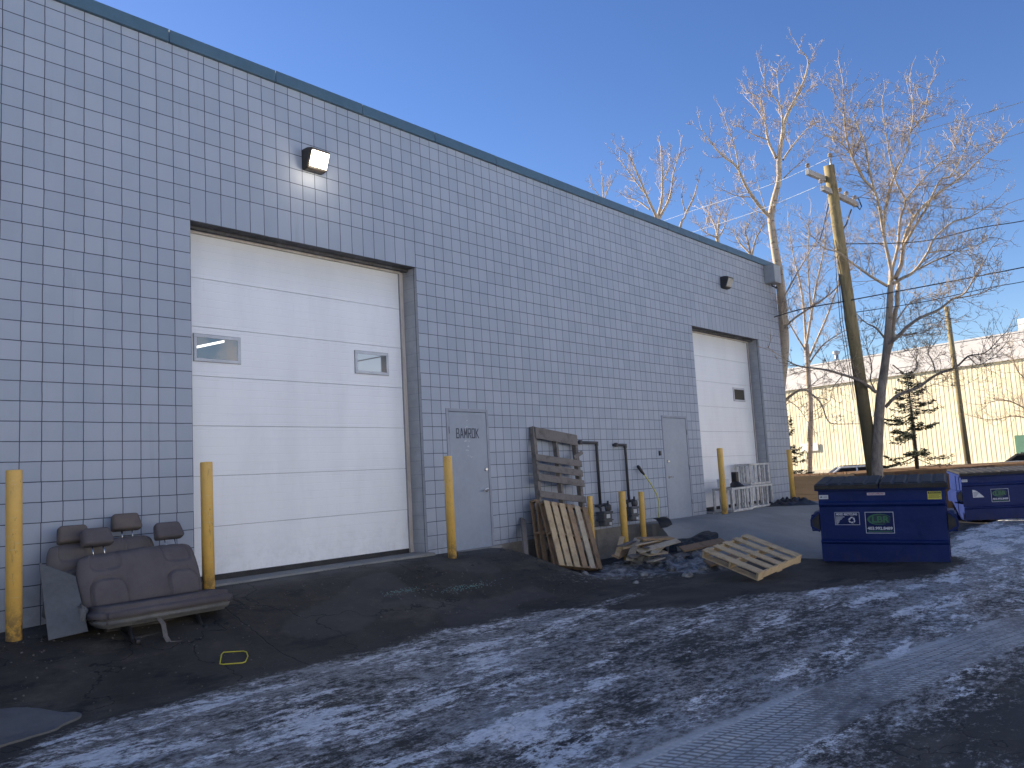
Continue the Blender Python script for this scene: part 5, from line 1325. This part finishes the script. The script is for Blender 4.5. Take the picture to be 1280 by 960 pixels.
# ------------------------------------------------------------------ unseen building behind the viewer, added to bounce sunlight onto the block wall
ab = thing('bounce_building', 'added unseen metal building behind the viewer, bouncing sunlight onto the grey block warehouse', 'building', (0, -27, -.7))
mb = MB(); mb.box((0, -8, 4.5), (130, 16, 9.6)); obj('wall', mb, MT['bounce_metal'], ab)
mb = MB(); mb.box((0, .02, 9.2), (130.2, .2, .5), None, .02, 1); obj('bounce_parapet', mb, MT['coping'], ab)
for k in range(-5, 6):
    mb = MB(); mb.box((k*11.5, .03, 2.1), (3.6, .08, 4.2), None, .02, 1); obj('overhead_door', mb, MT['door_white'], ab)  # added doors on the unseen bounce building
# ------------------------------------------------------------------ cars
def car(label, loc, rotz, paint, suv):
    t = thing('parked_car', label, 'car', loc, rotz, 'cars parked beyond the dumpsters')
    L, W, H = (4.5, 1.82, 1.62) if suv else (4.6, 1.8, 1.45)
    hl = L/2; belt = .62*H
    prof = [(-hl, .32), (-hl, .62), (-hl+.06, belt-.06), (-hl+.9 if not suv else -hl+.12, belt+.02), (hl-1.25, belt), (hl-.25, belt-.22), (hl, .55), (hl, .32), (hl-.25, .24), (-hl+.25, .24)]
    mb = MB()
    def ring(s, k): return [mb.bm.verts.new((x, s*W/2*(k if z > .4 else .96), z)) for x, z in prof]
    a = ring(-1, 1); b = ring(1, 1); n = len(prof)
    for i in range(n): mb.bm.faces.new((a[i], a[(i+1) % n], b[(i+1) % n], b[i]))
    mb.bm.faces.new(a[::-1]); mb.bm.faces.new(b)
    bmesh.ops.bevel(mb.bm, geom=list(mb.bm.edges), offset=.06, segments=3, affect='EDGES')
    rb = -hl+(.35 if suv else 1.35); cab = [(-hl+(.12 if suv else .75), belt-.03), (rb, H-.04), (rb+.5, H), (hl-2.1, H-.02), (hl-1.2, belt-.03)]
    for (x0, z0), (x1, z1) in zip(cab[1:], cab[2:-1]): mb.bar(((x0+x1)/2-abs(x1-x0)/2, 0, z0-.03), ((x0+x1)/2+abs(x1-x0)/2, 0, z1-.03), W*.74, .06, bev=.02)
    for s in (-1, 1):
        for i in range(4):
            (x0, z0), (x1, z1) = cab[i], cab[i+1]; y0 = s*W*(.47 if z0 < belt else .37); y1 = s*W*(.47 if z1 < belt else .37); mb.bar((x0, y0, z0), (x1, y1, z1), .07, .07)
        xm = (rb+hl-1.6)/2; mb.bar((xm, s*W*.47, belt-.03), (xm, s*W*.375, H-.05), .07, .09)
    for f in mb.bm.faces: f.smooth = False
    obj('body', mb, paint, t)
    for s in (-1, 1):
        mb = MB(); mb.face([(x, s*W*(.46 if z < belt else .36), z-.01) for x, z in cab]); obj('side_window', mb, MT['glass'], t, recalc=False)
    mb = MB(); mb.face([(cab[-1][0], -W*.45, cab[-1][1]), (cab[-1][0], W*.45, cab[-1][1]), (cab[-2][0], W*.36, cab[-2][1]-.01), (cab[-2][0], -W*.36, cab[-2][1]-.01)]); obj('windscreen', mb, MT['glass'], t, recalc=False)
    mb = MB(); mb.face([(cab[0][0], -W*.45, cab[0][1]), (cab[0][0], W*.45, cab[0][1]), (cab[1][0], W*.36, cab[1][1]-.01), (cab[1][0], -W*.36, cab[1][1]-.01)]); obj('rear_window', mb, MT['glass'], t, recalc=False)
    for sx in (-1, 1):
        for s in (-1, 1):
            c = (sx*(hl-.85), s*(W/2-.08), .33); Rw = Matrix.Rotation(PI/2, 3, 'X')
            mb = MB(); mb.lathe([(.2, -.1), (.31, -.105), (.33, -.08), (.33, .08), (.31, .105), (.2, .1)], c, 24, Rw); wh = obj('wheel', mb, MT['tyre'], t)
            mb = MB(); mb.lathe([(.04, .112), (.19, .106), (.2, .09), (.2, -.09), (.19, -.106), (.04, -.112)], c, 20, Rw); obj('rim', mb, MT['galv'], wh)
        for s in (-1, 1):
            mb = MB(); mb.box((sx*(hl-.03), s*(W/2-.28), .66), (.07, .34, .15), None, .02, 2); obj('headlight' if sx > 0 else 'tail_light', mb, MT['headlight' if sx > 0 else 'tail'], t)
    if suv:
        mb = MB()
        for s in (-1, 1): mb.tube([(rb+.2, s*W*.34, H+.0), (rb+.3, s*W*.34, H+.05), (hl-2.3, s*W*.34, H+.05), (hl-2.2, s*W*.34, H-.02)], .018, 6)
        obj('roof_rails', mb, MT['darkhouse'], t)
    return t
def put(px, ytop, depth, H): p = at(px, ytop, depth); return (p.x, p.y, p.z-H)
car('white hatchback parked beyond the nearer dumpster, only its roof showing', put(1052, 583.5, 44, 1.62), math.radians(118), MT['paint_white'], True)
car('silver car parked behind the farther dumpster', put(1258, 578, 31, 1.45), math.radians(104), MT['paint_silver'], False)
car('dark car parked farthest right, behind the silver one', put(1276, 570.5, 37, 1.5), math.radians(100), MT['paint_dark'], True)

# ------------------------------------------------------------------ light and sky
AZ, EL = math.radians(-6), math.radians(24)
sd = Vector((math.sin(AZ)*math.cos(EL), math.cos(AZ)*math.cos(EL), math.sin(EL)))
sl = bpy.data.lights.new('sun', 'SUN'); sl.energy = 4.8; sl.angle = math.radians(.5); sl.color = (1, .88, .70)
so = bpy.data.objects.new('sun', sl); COL.objects.link(so); so.rotation_euler = sd.to_track_quat('Z', 'Y').to_euler(); so.location = (0, 0, 30)
wd = bpy.data.worlds.new('World'); scn.world = wd; wd.use_nodes = True
nt = wd.node_tree; bg = nt.nodes['Background']; sky = nt.nodes.new('ShaderNodeTexSky'); sky.sky_type = 'NISHITA'; sky.sun_disc = False
sky.sun_elevation = EL; sky.sun_rotation = AZ; sky.altitude = 1000; sky.air_density = 1.0; sky.dust_density = .25; sky.ozone_density = 1.8
hs = nt.nodes.new('ShaderNodeHueSaturation'); hs.inputs['Saturation'].default_value = 1.22; hs.inputs['Hue'].default_value = .514
nt.links.new(sky.outputs[0], hs.inputs['Color']); nt.links.new(hs.outputs[0], bg.inputs['Color']); bg.inputs['Strength'].default_value = .07
vs = scn.view_settings; vs.view_transform = 'Standard'; vs.look = 'None'; vs.gamma = 1; vs.exposure = 1.4; vs.use_curve_mapping = False
scn.cycles.use_denoising = True
scn.cycles.max_bounces = 6
